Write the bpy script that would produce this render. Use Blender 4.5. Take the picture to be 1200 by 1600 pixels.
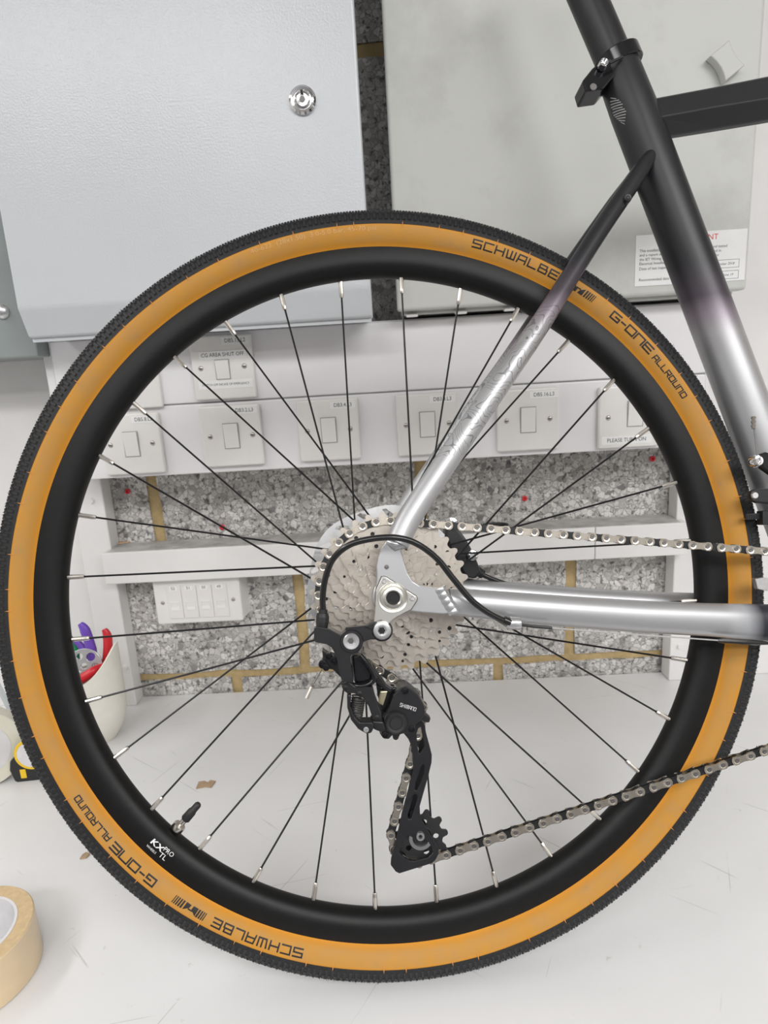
import bpy, bmesh, math, random
from mathutils import Vector, Matrix
from mathutils.geometry import tessellate_polygon
random.seed(7)
PI = math.pi
for o in list(bpy.data.objects):
    bpy.data.objects.remove(o)
SC = bpy.context.scene
COL = SC.collection
S = 0.001                                   # everything below is written in millimetres

# ------------------------------------------------------------------ camera
CAM_R = ((0.9982340683, 0.0121907905, -0.0581388807),      # right
         (-0.0538303320, -0.2282406700, -0.9721154725),    # down
         (-0.0251205131, 0.9735284183, -0.2271813783))     # forward
CAM_P = Vector((0.0, -1024.84, 548.885))
FPX = 1000.0
r_, d_, f_ = [Vector(v) for v in CAM_R]
cam = bpy.data.cameras.new('camera')
cam.sensor_fit = 'VERTICAL'
cam.sensor_height = 32.0
cam.sensor_width = 24.0
cam.lens = 32.0 * FPX / 1600.0
cam.clip_start = 0.02
cam.dof.use_dof = True
cam.dof.focus_distance = 0.585
cam.dof.aperture_fstop = 11.0
camo = bpy.data.objects.new('camera', cam)
COL.objects.link(camo)
m = Matrix.Identity(4)
for i in range(3):
    m[i][0] = r_[i]; m[i][1] = -d_[i]; m[i][2] = -f_[i]; m[i][3] = CAM_P[i] * S
camo.matrix_world = m
SC.camera = camo

# ------------------------------------------------------------------ light
w = bpy.data.worlds.new('room_light')
SC.world = w
w.use_nodes = True
w.node_tree.nodes['Background'].inputs[0].default_value = (0.93, 0.96, 1.0, 1)
w.node_tree.nodes['Background'].inputs[1].default_value = 0.1
def ceiling_lamp(x, y, z, sx, sy, power, col=(1, 0.99, 0.985), aim=None):
    l = bpy.data.lights.new('ceiling_tube_light', 'AREA')
    l.shape = 'RECTANGLE'; l.size = sx; l.size_y = sy; l.energy = power; l.color = col
    o = bpy.data.objects.new('ceiling_tube_light', l)
    COL.objects.link(o); o.location = (x, y, z)
    if aim:
        o.rotation_euler = (Vector(aim) - Vector((x, y, z))).to_track_quat('-Z', 'Y').to_euler()
    return o
ceiling_lamp(-1.0, -2.25, 1.83, 1.5, 0.40, 24)
ceiling_lamp(1.25, -2.35, 1.83, 1.9, 0.95, 64)
ceiling_lamp(0.1, -3.3, 1.83, 2.2, 0.45, 31)
ceiling_lamp(-1.6, -0.9, 1.83, 0.3, 1.6, 16)
SC.view_settings.view_transform = 'Standard'
SC.view_settings.look = 'None'
SC.view_settings.gamma = 1.0
SC.view_settings.exposure = 0.0
SC.view_settings.use_curve_mapping = False

# ------------------------------------------------------------------ photo measurement -> place
HUB = Vector((-14.733, -464.137, 344.6))
LEAN, WYAW = 0.2520, -0.07222
NA = Vector((math.sin(WYAW) * math.cos(LEAN), math.cos(WYAW) * math.cos(LEAN), -math.sin(LEAN)))
UA = Vector((math.cos(WYAW), -math.sin(WYAW), 0.0))
VA = UA.cross(NA)
R0 = 353.0
def ray(u, v):
    return r_ * ((u - 600) / FPX) + d_ * ((v - 800) / FPX) + f_
def L(u, v, y):                              # bike coordinates (x forward, z up, hub at origin) at sideways offset y
    d = ray(u, v)
    s = (y - (CAM_P - HUB).dot(NA)) / d.dot(NA)
    P = CAM_P + d * s - HUB
    return (P.dot(UA), P.dot(VA))
def L3(u, v, y):
    a = L(u, v, y); return (a[0], y, a[1])
def W(u, v, y=None, z=None):                 # room coordinates on a plane y = const or z = const
    d = ray(u, v)
    s = (y - CAM_P.y) / d.y if z is None else (z - CAM_P.z) / d.z
    return CAM_P + d * s

# ------------------------------------------------------------------ materials
MAT = {}
def nm(name):
    m = bpy.data.materials.new(name); m.use_nodes = True
    nt = m.node_tree; b = nt.nodes['Principled BSDF']
    MAT[name] = m
    return m, nt, b
def N(nt, t, **kw):
    n = nt.nodes.new(t)
    for k, v in kw.items():
        setattr(n, k, v)
    return n
def setin(n, **kw):
    for k, v in kw.items():
        n.inputs[k.replace('_', ' ')].default_value = v
def ramp(nt, fac, stops, interp='LINEAR'):
    r = N(nt, 'ShaderNodeValToRGB'); e = r.color_ramp.elements
    r.color_ramp.interpolation = interp
    while len(e) < len(stops): e.new(0.5)
    for i, (p, c) in enumerate(stops):
        e[i].position = p
        e[i].color = (c, c, c, 1) if not isinstance(c, tuple) else (*c, 1)
    nt.links.new(fac, r.inputs[0])
    return r.outputs[0]
def noise(nt, scale, detail=4, vec=None, rough=0.55):
    n = N(nt, 'ShaderNodeTexNoise'); n.inputs['Scale'].default_value = scale
    n.inputs['Detail'].default_value = detail; n.inputs['Roughness'].default_value = rough
    if vec is None:
        vec = N(nt, 'ShaderNodeTexCoord').outputs['Object']
    nt.links.new(vec, n.inputs['Vector'])
    return n.outputs[0]
def bump(nt, b, h, strength, dist):
    n = N(nt, 'ShaderNodeBump'); n.inputs['Strength'].default_value = strength
    n.inputs['Distance'].default_value = dist
    nt.links.new(h, n.inputs['Height']); nt.links.new(n.outputs[0], b.inputs['Normal'])
def plain(name, col, rough=0.5, metal=0.0, var=0.06, scale=60, bmp=0.0, bscale=400, coat=0.0, spec=None, trans=0.0):
    m, nt, b = nm(name)
    f = noise(nt, scale)
    c0 = tuple(max(0, c * (1 - var)) for c in col); c1 = tuple(min(1, c * (1 + var)) for c in col)
    nt.links.new(ramp(nt, f, [(0.3, c0), (0.7, c1)]), b.inputs['Base Color'])
    b.inputs['Roughness'].default_value = rough; b.inputs['Metallic'].default_value = metal
    b.inputs['Coat Weight'].default_value = coat
    if spec is not None: b.inputs['Specular IOR Level'].default_value = spec
    if trans: b.inputs['Transmission Weight'].default_value = trans
    if bmp: bump(nt, b, noise(nt, bscale, 2), bmp, 0.0005)
    return m
def mix(nt, fac, a, c, mode='MIX'):
    n = N(nt, 'ShaderNodeMix', data_type='RGBA', blend_type=mode)
    for inp, v in ((n.inputs[0], fac), (n.inputs[6], a), (n.inputs[7], c)):
        if isinstance(v, (int, float)): inp.default_value = v
        elif isinstance(v, tuple): inp.default_value = (*v, 1)
        else: nt.links.new(v, inp)
    return n.outputs[2]
def math_(nt, op, a, b_=0.0, c=0.0):
    n = N(nt, 'ShaderNodeMath', operation=op)
    for i, v in enumerate((a, b_, c)):
        if isinstance(v, (int, float)): n.inputs[i].default_value = v
        else: nt.links.new(v, n.inputs[i])
    return n.outputs[0]

plain('tyre_black', (0.012, 0.012, 0.013), 0.62, var=0.3, scale=300, bmp=0.3, bscale=900)
plain('print_black', (0.012, 0.010, 0.009), 0.6)
plain('rim_black', (0.006, 0.006, 0.006), 0.44, spec=0.28, var=0.2, scale=200, bmp=0.08, bscale=1500)
plain('spoke_black', (0.012, 0.012, 0.013), 0.3, 0.2)
plain('nickel', (0.64, 0.60, 0.55), 0.26, 1.0, var=0.05)
plain('chrome', (0.86, 0.86, 0.87), 0.12, 1.0, var=0.03)
plain('steel_brushed', (0.70, 0.70, 0.70), 0.34, 1.0, var=0.08, scale=300)
plain('rotor_steel', (0.58, 0.58, 0.58), 0.34, 1.0, var=0.1, scale=120)
plain('sprocket_steel', (0.60, 0.55, 0.485), 0.32, 0.62, var=0.1, scale=140)
plain('chain_plate', (0.70, 0.645, 0.55), 0.26, 1.0, var=0.08, scale=200)
plain('chain_dark', (0.035, 0.036, 0.038), 0.35, 0.6, var=0.2)
plain('pin_grey', (0.17, 0.165, 0.16), 0.42, 0.8)
plain('derailleur_black', (0.013, 0.013, 0.015), 0.36, 0.0, var=0.2, bmp=0.05, bscale=2500)
plain('derailleur_gloss', (0.008, 0.008, 0.010), 0.16, 0.0)
plain('resin_black', (0.016, 0.016, 0.017), 0.5)
plain('cable_black', (0.010, 0.010, 0.010), 0.28, coat=0.3)
plain('brass', (0.75, 0.68, 0.45), 0.3, 1.0)
plain('hanger_alloy', (0.70, 0.69, 0.64), 0.32, 1.0, var=0.04)
plain('hole_black', (0.004, 0.004, 0.005), 0.5)
plain('print_white', (0.82, 0.82, 0.82), 0.5, var=0.02)
plain('print_grey', (0.36, 0.36, 0.36), 0.5, var=0.02)
plain('plastic_white', (0.82, 0.81, 0.79), 0.32, var=0.03, scale=20)
plain('plate_white', (0.80, 0.785, 0.76), 0.30, var=0.03, scale=25)
plain('trunk_white', (0.83, 0.82, 0.83), 0.36, var=0.03, scale=8)
plain('sticker_white', (0.86, 0.86, 0.85), 0.45, var=0.02)
plain('print_ink', (0.05, 0.05, 0.06), 0.6)
plain('print_red', (0.75, 0.06, 0.04), 0.5)
plain('screw_steel', (0.52, 0.50, 0.47), 0.35, 1.0)
plain('gap_dark', (0.03, 0.03, 0.03), 0.8)
plain('white_paint', (0.80, 0.79, 0.78), 0.5, var=0.05, scale=7, bmp=0.15, bscale=60)
plain('pot_cream', (0.82, 0.80, 0.72), 0.4, var=0.03)
plain('handle_purple', (0.16, 0.07, 0.48), 0.4)
plain('handle_red', (0.62, 0.02, 0.03), 0.35)
plain('handle_green', (0.02, 0.32, 0.14), 0.4)
plain('plug_red', (0.72, 0.03, 0.04), 0.5)
plain('card_brown', (0.42, 0.30, 0.19), 0.8, var=0.15)
plain('wood_chip', (0.62, 0.42, 0.26), 0.8, var=0.15)
plain('tape_tan', (0.68, 0.53, 0.34), 0.35, var=0.06, scale=30, coat=0.3)
plain('tape_edge', (0.62, 0.46, 0.26), 0.45, var=0.1, scale=200)
plain('tape_clear', (0.72, 0.70, 0.58), 0.3, var=0.06, scale=30, coat=0.3)
plain('core_card', (0.70, 0.69, 0.70), 0.6, var=0.06)
plain('yellow', (0.85, 0.55, 0.02), 0.4)
plain('tool_black', (0.018, 0.018, 0.02), 0.55)
plain('grey_green_paint', (0.27, 0.30, 0.295), 0.42, var=0.08, scale=9)
plain('bar_grey', (0.52, 0.55, 0.57), 0.35, 0.3)
plain('mauve_plastic', (0.30, 0.25, 0.36), 0.4)
plain('floor_grey', (0.22, 0.22, 0.23), 0.6, var=0.1, scale=5)
plain('room_white', (0.72, 0.71, 0.69), 0.7)
plain('room_grey', (0.22, 0.22, 0.23), 0.7)
plain('emboss_tan', (0.60, 0.33, 0.11), 0.5)
plain('hair_orange', (0.62, 0.25, 0.05), 0.6)
plain('dark_bracket', (0.018, 0.018, 0.02), 0.4)
plain('weld_silver', (0.58, 0.59, 0.60), 0.3, 0.75)

# tan sidewall: warm ochre with a duller band in the middle and faint diagonal threads
m, nt, b = nm('tyre_tan')
tc = N(nt, 'ShaderNodeTexCoord').outputs['Object']
f1 = noise(nt, 45, 3, tc); f2 = noise(nt, 900, 2, tc)
c1 = ramp(nt, f1, [(0.32, (0.53, 0.255, 0.04)), (0.62, (0.48, 0.25, 0.065)), (0.75, (0.42, 0.235, 0.085))])
sep = N(nt, 'ShaderNodeSeparateXYZ'); nt.links.new(tc, sep.inputs[0])
rad = math_(nt, 'SQRT', math_(nt, 'ADD', math_(nt, 'MULTIPLY', sep.outputs[0], sep.outputs[0]), math_(nt, 'MULTIPLY', sep.outputs[2], sep.outputs[2])))
bead = ramp(nt, math_(nt, 'MULTIPLY', math_(nt, 'SUBTRACT', rad, 0.310), 40.0), [(0.20, 1.0), (0.42, 0.0), (0.80, 0.0), (0.9, 0.5)])
nt.links.new(mix(nt, bead, c1, (0.66, 0.265, 0.015)), b.inputs['Base Color'])
b.inputs['Roughness'].default_value = 0.6
b.inputs['Specular IOR Level'].default_value = 0.25
bump(nt, b, f2, 0.15, 0.0003)

# frame paint: silver low down, fading through mauve to satin black higher up (a painted fade)
def frame_paint(name, axis, stops, scale, off, contour=False):
    m, nt, b = nm(name)
    tc = N(nt, 'ShaderNodeTexCoord').outputs['Object']
    sep = N(nt, 'ShaderNodeSeparateXYZ'); nt.links.new(tc, sep.inputs[0])
    z = sep.outputs[axis]
    t = math_(nt, 'MULTIPLY', math_(nt, 'SUBTRACT', z, off), scale)
    fine = noise(nt, 2500, 1, tc)
    t2 = math_(nt, 'ADD', t, math_(nt, 'MULTIPLY', math_(nt, 'SUBTRACT', fine, 0.5), 0.08))
    col = ramp(nt, t2, stops)
    if contour:
        n1 = noise(nt, 38, 2, tc, 0.4)
        fr = math_(nt, 'FRACT', math_(nt, 'MULTIPLY', n1, 17.0))
        line = math_(nt, 'LESS_THAN', math_(nt, 'ABSOLUTE', math_(nt, 'SUBTRACT', fr, 0.5)), 0.075)
        zmask = math_(nt, 'MULTIPLY', math_(nt, 'GREATER_THAN', z, 0.112), math_(nt, 'LESS_THAN', z, 0.238))
        fac = math_(nt, 'MULTIPLY', math_(nt, 'MULTIPLY', line, zmask), 0.62)
        col = mix(nt, fac, col, (0.09, 0.09, 0.10))
    nt.links.new(col, b.inputs['Base Color'])
    nt.links.new(ramp(nt, t, [(0.2, 0.65), (0.75, 0.05)]), b.inputs['Metallic'])
    b.inputs['Roughness'].default_value = 0.40
    bump(nt, b, fine, 0.05, 0.0002)
SIL = (0.49, 0.495, 0.505)
FADE = [(0.0, SIL), (0.30, (0.42, 0.415, 0.425)), (0.46, (0.27, 0.235, 0.27)), (0.62, (0.070, 0.058, 0.072)), (0.9, (0.020, 0.020, 0.024)), (1.0, (0.016, 0.017, 0.020))]
frame_paint('frame_fade', 2, FADE, 1 / 0.110, 0.183)
frame_paint('frame_fade_contour', 2, FADE, 1 / 0.110, 0.183, True)
frame_paint('frame_silver', 0, [(0.0, SIL), (0.4, SIL), (0.62, (0.40, 0.41, 0.43)), (1.0, (0.02, 0.022, 0.03))], 1 / 0.042, 0.276)

# painted steel cabinets
m, nt, b = nm('cabinet_grey')
f = noise(nt, 3, 4)
nt.links.new(ramp(nt, f, [(0.3, (0.60, 0.625, 0.65)), (0.7, (0.64, 0.665, 0.69))]), b.inputs['Base Color'])
b.inputs['Roughness'].default_value = 0.2
bump(nt, b, noise(nt, 420, 2), 0.30, 0.0010)
m, nt, b = nm('cabinet_cream')
tc = N(nt, 'ShaderNodeTexCoord').outputs['Object']
c1 = ramp(nt, noise(nt, 4, 5, tc), [(0.3, (0.56, 0.57, 0.535)), (0.7, (0.61, 0.62, 0.585))])
dirt = ramp(nt, noise(nt, 9, 6, tc, 0.65), [(0.52, 0.0), (0.74, 0.42)])
nt.links.new(mix(nt, dirt, c1, (0.36, 0.36, 0.33)), b.inputs['Base Color'])
b.inputs['Roughness'].default_value = 0.42
bump(nt, b, noise(nt, 250, 2), 0.06, 0.0006)

# bench top: worn white laminate with thin scratches
m, nt, b = nm('bench_white')
tc = N(nt, 'ShaderNodeTexCoord').outputs['Object']
c1 = ramp(nt, noise(nt, 5, 5, tc), [(0.3, (0.735, 0.735, 0.735)), (0.7, (0.785, 0.785, 0.785))])
spots = ramp(nt, noise(nt, 75, 3, tc, 0.6), [(0.70, 0.0), (0.76, 0.5)])
c2 = mix(nt, spots, c1, (0.50, 0.48, 0.45))
for ang, sc, th in ((0.5, 7, 0.0035), (-0.9, 5, 0.0032), (1.35, 8, 0.003), (2.3, 4, 0.0030)):
    mp = N(nt, 'ShaderNodeMapping'); nt.links.new(tc, mp.inputs[0])
    mp.inputs['Rotation'].default_value = (0, 0, ang)
    nd = N(nt, 'ShaderNodeSeparateXYZ'); nt.links.new(mp.outputs[0], nd.inputs[0])
    wob = math_(nt, 'MULTIPLY', noise(nt, 3, 1, tc), 0.05)
    fr = math_(nt, 'FRACT', math_(nt, 'MULTIPLY', math_(nt, 'ADD', nd.outputs[0], wob), sc))
    ln = math_(nt, 'LESS_THAN', math_(nt, 'ABSOLUTE', math_(nt, 'SUBTRACT', fr, 0.5)), th)
    msk = ramp(nt, noise(nt, 11, 2, mp.outputs[0]), [(0.56, 0.0), (0.64, 0.5)])
    c2 = mix(nt, math_(nt, 'MULTIPLY', ln, msk), c2, (0.42, 0.41, 0.40))
nt.links.new(c2, b.inputs['Base Color'])
b.inputs['Roughness'].default_value = 0.33
bump(nt, b, noise(nt, 30, 3, tc), 0.05, 0.001)

# aggregate concrete block: pale granules in a darker grey binder, pit shade painted in
m, nt, b = nm('block_aggregate')
tc = N(nt, 'ShaderNodeTexCoord').outputs['Object']
wob = N(nt, 'ShaderNodeTexNoise'); wob.inputs['Scale'].default_value = 160; wob.inputs['Detail'].default_value = 2
nt.links.new(tc, wob.inputs['Vector'])
vm = N(nt, 'ShaderNodeVectorMath', operation='MULTIPLY_ADD')
nt.links.new(wob.outputs['Color'], vm.inputs[0]); vm.inputs[1].default_value = (0.006, 0.006, 0.006); nt.links.new(tc, vm.inputs[2])
vo = N(nt, 'ShaderNodeTexVoronoi'); vo.inputs['Scale'].default_value = 105; nt.links.new(vm.outputs[0], vo.inputs['Vector'])
ve = N(nt, 'ShaderNodeTexVoronoi', feature='DISTANCE_TO_EDGE'); ve.inputs['Scale'].default_value = 105; nt.links.new(vm.outputs[0], ve.inputs['Vector'])
sepc = N(nt, 'ShaderNodeSeparateColor'); nt.links.new(vo.outputs['Color'], sepc.inputs[0])
gran = ramp(nt, sepc.outputs[0], [(0.0, (0.24, 0.235, 0.23)), (0.10, (0.52, 0.505, 0.485)), (0.45, (0.66, 0.64, 0.61)), (0.8, (0.76, 0.74, 0.71)), (1.0, (0.86, 0.85, 0.82))])
edge = ramp(nt, ve.outputs['Distance'], [(0.0, 0.0), (0.09, 1.0)])
pit = ramp(nt, noise(nt, 125, 4, tc, 0.6), [(0.36, 1.0), (0.44, 0.0)])
big = ramp(nt, noise(nt, 12, 3, tc), [(0.3, 0.85), (0.7, 1.08)])
fine_ = ramp(nt, noise(nt, 420, 3, tc, 0.6), [(0.25, 0.8), (0.65, 1.1)])
colb = mix(nt, edge, (0.46, 0.445, 0.43), gran)
colb = mix(nt, math_(nt, 'MULTIPLY', pit, 0.8), colb, (0.12, 0.12, 0.12))  # shade inside the pits is put into the colour here
colb = mix(nt, 1.0, colb, big, 'MULTIPLY')
colb = mix(nt, 1.0, colb, fine_, 'MULTIPLY')
nt.links.new(colb, b.inputs['Base Color'])
b.inputs['Roughness'].default_value = 0.9
hh = math_(nt, 'ADD', math_(nt, 'MULTIPLY', edge, sepc.outputs[1]), math_(nt, 'MULTIPLY', noise(nt, 400, 3, tc), 0.5))
hh = math_(nt, 'SUBTRACT', hh, math_(nt, 'MULTIPLY', pit, 0.8))
bump(nt, b, hh, 0.6, 0.004)
m, nt, b = nm('mortar_tan')
nt.links.new(ramp(nt, noise(nt, 60, 5), [(0.3, (0.46, 0.34, 0.16)), (0.7, (0.58, 0.44, 0.23))]), b.inputs['Base Color'])
b.inputs['Roughness'].default_value = 0.9
bump(nt, b, noise(nt, 220, 4), 0.6, 0.003)
# dusty top of the shelf rail is a separate grey
plain('dust_grey', (0.50, 0.49, 0.47), 0.8, var=0.25, scale=35)
plain('bag_film', (0.9, 0.9, 0.92), 0.15, trans=0.85)

# ------------------------------------------------------------------ builders
def link(name, me, mats, parent=None, loc=None):
    for mt in (mats if isinstance(mats, (list, tuple)) else [mats]):
        me.materials.append(MAT[mt])
    o = bpy.data.objects.new(name, me)
    COL.objects.link(o)
    if parent is not None: o.parent = parent
    if loc: o.location = [c * S for c in loc]
    return o
def mesh(verts, faces, smooth=False, fmat=None):
    me = bpy.data.meshes.new('m')
    me.from_pydata([(v[0] * S, v[1] * S, v[2] * S) for v in verts], [], faces)
    if fmat: me.polygons.foreach_set('material_index', fmat)
    bm = bmesh.new(); bm.from_mesh(me)
    bmesh.ops.recalc_face_normals(bm, faces=bm.faces); bm.to_mesh(me); bm.free()
    if smooth: me.polygons.foreach_set('use_smooth', [True] * len(me.polygons))
    me.update()
    return me
def auto(o, bev=0.0, seg=2, ang=35):
    if bev:
        md = o.modifiers.new('edge', 'BEVEL'); md.width = bev * S; md.segments = seg
        md.limit_method = 'ANGLE'; md.angle_limit = math.radians(ang)
        md.harden_normals = False
    return o
class MB:
    def __init__(s): s.v = []; s.f = []; s.m = []
    def add(s, v, f, mi=0):
        k = len(s.v); s.v += [tuple(a) for a in v]; s.f += [[i + k for i in q] for q in f]; s.m += [mi] * len(f)
        return s
    def box(s, x0, x1, y0, y1, z0, z1, mi=0):
        return s.add([(x0, y0, z0), (x1, y0, z0), (x1, y1, z0), (x0, y1, z0), (x0, y0, z1), (x1, y0, z1), (x1, y1, z1), (x0, y1, z1)],
                     [(0, 3, 2, 1), (4, 5, 6, 7), (0, 1, 5, 4), (1, 2, 6, 5), (2, 3, 7, 6), (3, 0, 4, 7)], mi)
    def prism(s, outer, y0, y1, holes=(), mi=0, tilt=None):
        loops = [list(outer)] + [list(h) for h in holes]
        flat = [p for l in loops for p in l]; n = len(flat)
        ya = (lambda p: y0) if tilt is None else (lambda p: y0 + tilt(p))
        yb = (lambda p: y1) if tilt is None else (lambda p: y1 + tilt(p))
        tris = tessellate_polygon([[Vector((p[0], p[1], 0)) for p in l] for l in loops])
        v = [(p[0], ya(p), p[1]) for p in flat] + [(p[0], yb(p), p[1]) for p in flat]
        f = [tuple(t) for t in tris] + [tuple(i + n for i in reversed(t)) for t in tris]
        k = 0
        for l in loops:
            for i in range(len(l)):
                a, c = k + i, k + (i + 1) % len(l); f.append((a, c, c + n, a + n))
            k += len(l)
        return s.add(v, f, mi)
    def lathe(s, prof, c=(0, 0), seg=32, closed=False, mi=0, axis='y', cap=True):
        # prof: list of (y, r); revolved about the y axis through (c[0], c[1]) in xz
        v = []; f = []; n = len(prof)
        for i in range(seg):
            a = 2 * PI * i / seg; ca, sa = math.cos(a), math.sin(a)
            for (y, r) in prof:
                if axis == 'y': v.append((c[0] + r * ca, y, c[1] + r * sa))
                else: v.append((c[0] + r * ca, c[1] + r * sa, y))
        for i in range(seg):
            j = (i + 1) % seg
            for k in range(n if closed else n - 1):
                q = (k + 1) % n
                f.append((i * n + k, i * n + q, j * n + q, j * n + k))
        if cap and not closed:
            for k in (0, n - 1):
                if prof[k][1] > 1e-6: f.append([i * n + k for i in range(seg)])
        return s.add(v, f, mi)
    def tube(s, pts, rad, sides=10, mi=0, cap=True, up=None):
        pts = [Vector(p) for p in pts]; n = len(pts)
        rads = rad if isinstance(rad, (list, tuple)) else [rad] * n
        v = []; f = []; nr = None
        for i, p in enumerate(pts):
            t = (pts[min(i + 1, n - 1)] - pts[max(i - 1, 0)]).normalized()
            if nr is None:
                nr = Vector(up) if up else (Vector((0, 1, 0)) if abs(t.y) < 0.9 else Vector((1, 0, 0)))
            nr = (nr - t * nr.dot(t)).normalized(); bn = t.cross(nr)
            r = rads[i]; ra, rb = r if isinstance(r, tuple) else (r, r)
            for k in range(sides):
                a = 2 * PI * k / sides
                v.append(p + nr * (ra * math.cos(a)) + bn * (rb * math.sin(a)))
        for i in range(n - 1):
            for k in range(sides):
                q = (k + 1) % sides
                f.append((i * sides + k, i * sides + q, (i + 1) * sides + q, (i + 1) * sides + k))
        if cap:
            f.append(list(range(sides))); f.append([(n - 1) * sides + k for k in range(sides)])
        return s.add(v, f, mi)
    def make(s, name, mats, parent=None, smooth=False, bev=0, seg=2, loc=None, ang=35, sang=None):
        me = mesh(s.v, s.f, smooth, s.m if any(s.m) else None)
        o = link(name, me, mats, parent, loc)
        if smooth and sang is None: sang = 40
        if sang:
            bm = bmesh.new(); bm.from_mesh(me)
            for e in bm.edges:
                if len(e.link_faces) == 2 and e.calc_face_angle(0) > math.radians(sang): e.smooth = False
            bm.to_mesh(me); bm.free()
        auto(o, bev, seg, ang)
        return o
def spline(pts, n=8):
    out = []; P = [Vector(p) for p in pts]
    for i in range(len(P) - 1):
        p0 = P[max(i - 1, 0)]; p1 = P[i]; p2 = P[i + 1]; p3 = P[min(i + 2, len(P) - 1)]
        for k in range(n):
            t = k / n
            out.append(0.5 * ((2 * p1) + (p2 - p0) * t + (2 * p0 - 5 * p1 + 4 * p2 - p3) * t * t + (3 * p1 - p0 - 3 * p2 + p3) * t ** 3))
    out.append(P[-1])
    return out
def circ(cx, cz, r, n=16, a0=0.0, flip=False):
    pts = [(cx + r * math.cos(a0 + 2 * PI * i / n), cz + r * math.sin(a0 + 2 * PI * i / n)) for i in range(n)]
    return pts[::-1] if flip else pts
def text_polys(txt, size, align='CENTER'):
    cu = bpy.data.curves.new('t', 'FONT'); cu.body = txt; cu.size = size; cu.align_x = align; cu.align_y = 'CENTER'
    cu.resolution_u = 2
    ob = bpy.data.objects.new('t', cu); COL.objects.link(ob)
    bpy.context.view_layer.update()
    me = bpy.data.meshes.new_from_object(ob)
    v = [(q.co.x, q.co.y) for q in me.vertices]; f = [list(p.vertices) for p in me.polygons]
    bpy.data.objects.remove(ob); bpy.data.meshes.remove(me)
    return v, f
def text_on(mb, txt, size, cx, cz, y, sx=1.0, shear=0.0, rot=0.0, align='CENTER', mi=0):
    v, f = text_polys(txt, size, align)
    c, s_ = math.cos(rot), math.sin(rot)
    mb.add([(cx + (a * sx + shear * b_) * c - b_ * s_, y, cz + (a * sx + shear * b_) * s_ + b_ * c) for a, b_ in v], f, mi)
GLY = {
 'S': [[(1, 1), (0, 1), (0, .52), (1, .48), (1, 0), (0, 0)]], 'C': [[(1, 1), (0, 1), (0, 0), (1, 0)]],
 'H': [[(0, 0), (0, 1)], [(1, 0), (1, 1)], [(0, .5), (1, .5)]],
 'W': [[(0, 1), (.1, 0), (1, 0), (1, 1)], [(.55, 0), (.55, 1)]],
 'A': [[(0, 0), (.12, 1), (1, 1), (1, 0)], [(.05, .38), (1, .38)]], 'L': [[(0, 1), (0, 0), (1, 0)]],
 'B': [[(0, 0), (0, 1), (.88, 1), (.88, .54), (1, .48), (1, 0), (0, 0)], [(0, .52), (.9, .52)]],
 'E': [[(1, 1), (0, 1), (0, 0), (1, 0)], [(0, .5), (.92, .5)]],
 'G': [[(1, 1), (0, 1), (0, 0), (1, 0), (1, .48), (.5, .48)]], '-': [[(.1, .5), (.9, .5)]],
 'O': [[(0, 0), (0, 1), (1, 1), (1, 0), (0, 0)]], 'N': [[(0, 0), (0, 1), (1, 1), (1, 0)]],
 'R': [[(0, 0), (0, 1), (1, 1), (1, .45), (0, .45)], [(.5, .45), (1, 0)]], 'U': [[(0, 1), (0, 0), (1, 0), (1, 1)]],
 'D': [[(0, 0), (0, 1), (.9, 1), (1, .85), (1, .15), (.9, 0), (0, 0)]], 'I': [[(.5, 0), (.5, 1)]],
 'M': [[(0, 0), (0, 1), (1, 1), (1, 0)], [(.5, 0), (.5, 1)]],
}
def strokes(txt, h, wd, gap, sw):
    """flat quads (in a plane) of a square stroke lettering; returns list of 4-point quads and total width"""
    out = []; x = 0.0
    for ch in txt:
        if ch == ' ': x += wd * .6; continue
        cw = wd * (0.35 if ch == 'I' else 0.6 if ch == '-' else 1.0)
        for pl in GLY[ch]:
            for a, b_ in zip(pl[:-1], pl[1:]):
                p = Vector((x + a[0] * cw, a[1] * h)); q = Vector((x + b_[0] * cw, b_[1] * h))
                d = (q - p).normalized(); p = p - d * sw / 2; q = q + d * sw / 2; n = Vector((-d.y, d.x)) * sw / 2
                k = max(1, int((q - p).length / 1.6))
                for i in range(k):
                    a_ = p.lerp(q, i / k); c_ = p.lerp(q, (i + 1) / k)
                    out.append([a_ - n, c_ - n, c_ + n, a_ + n])
        x += cw + gap
    return out, x - gap
def tag(o, label, cat, group=None):
    o['label'] = label; o['category'] = cat
    if group: o['group'] = group
    return o
def thing(name, label, cat, loc=(0, 0, 0), group=None):
    o = bpy.data.objects.new(name, None); COL.objects.link(o)
    o.location = [c * S for c in loc]; o.empty_display_size = 0.02
    return tag(o, label, cat, group)
def struct(o):
    o['kind'] = 'structure'; return o

# ================================================================== the setting
struct(MB().box(-2700, 2700, -3900, 300, -920, -900).make('floor', 'floor_grey'))
struct(MB().box(-2700, 2700, -3900, 300, 1850, 1900).make('ceiling', 'room_white'))
struct(MB().box(-2750, -2650, -3900, 300, -900, 1850).make('wall_left', 'room_white'))
struct(MB().box(2650, 2750, -3900, 300, -900, 1850).make('wall_right', 'room_white'))
struct(MB().box(-2700, 2700, -3950, -3850, -900, 1850).make('wall_front', 'room_grey'))
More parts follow.
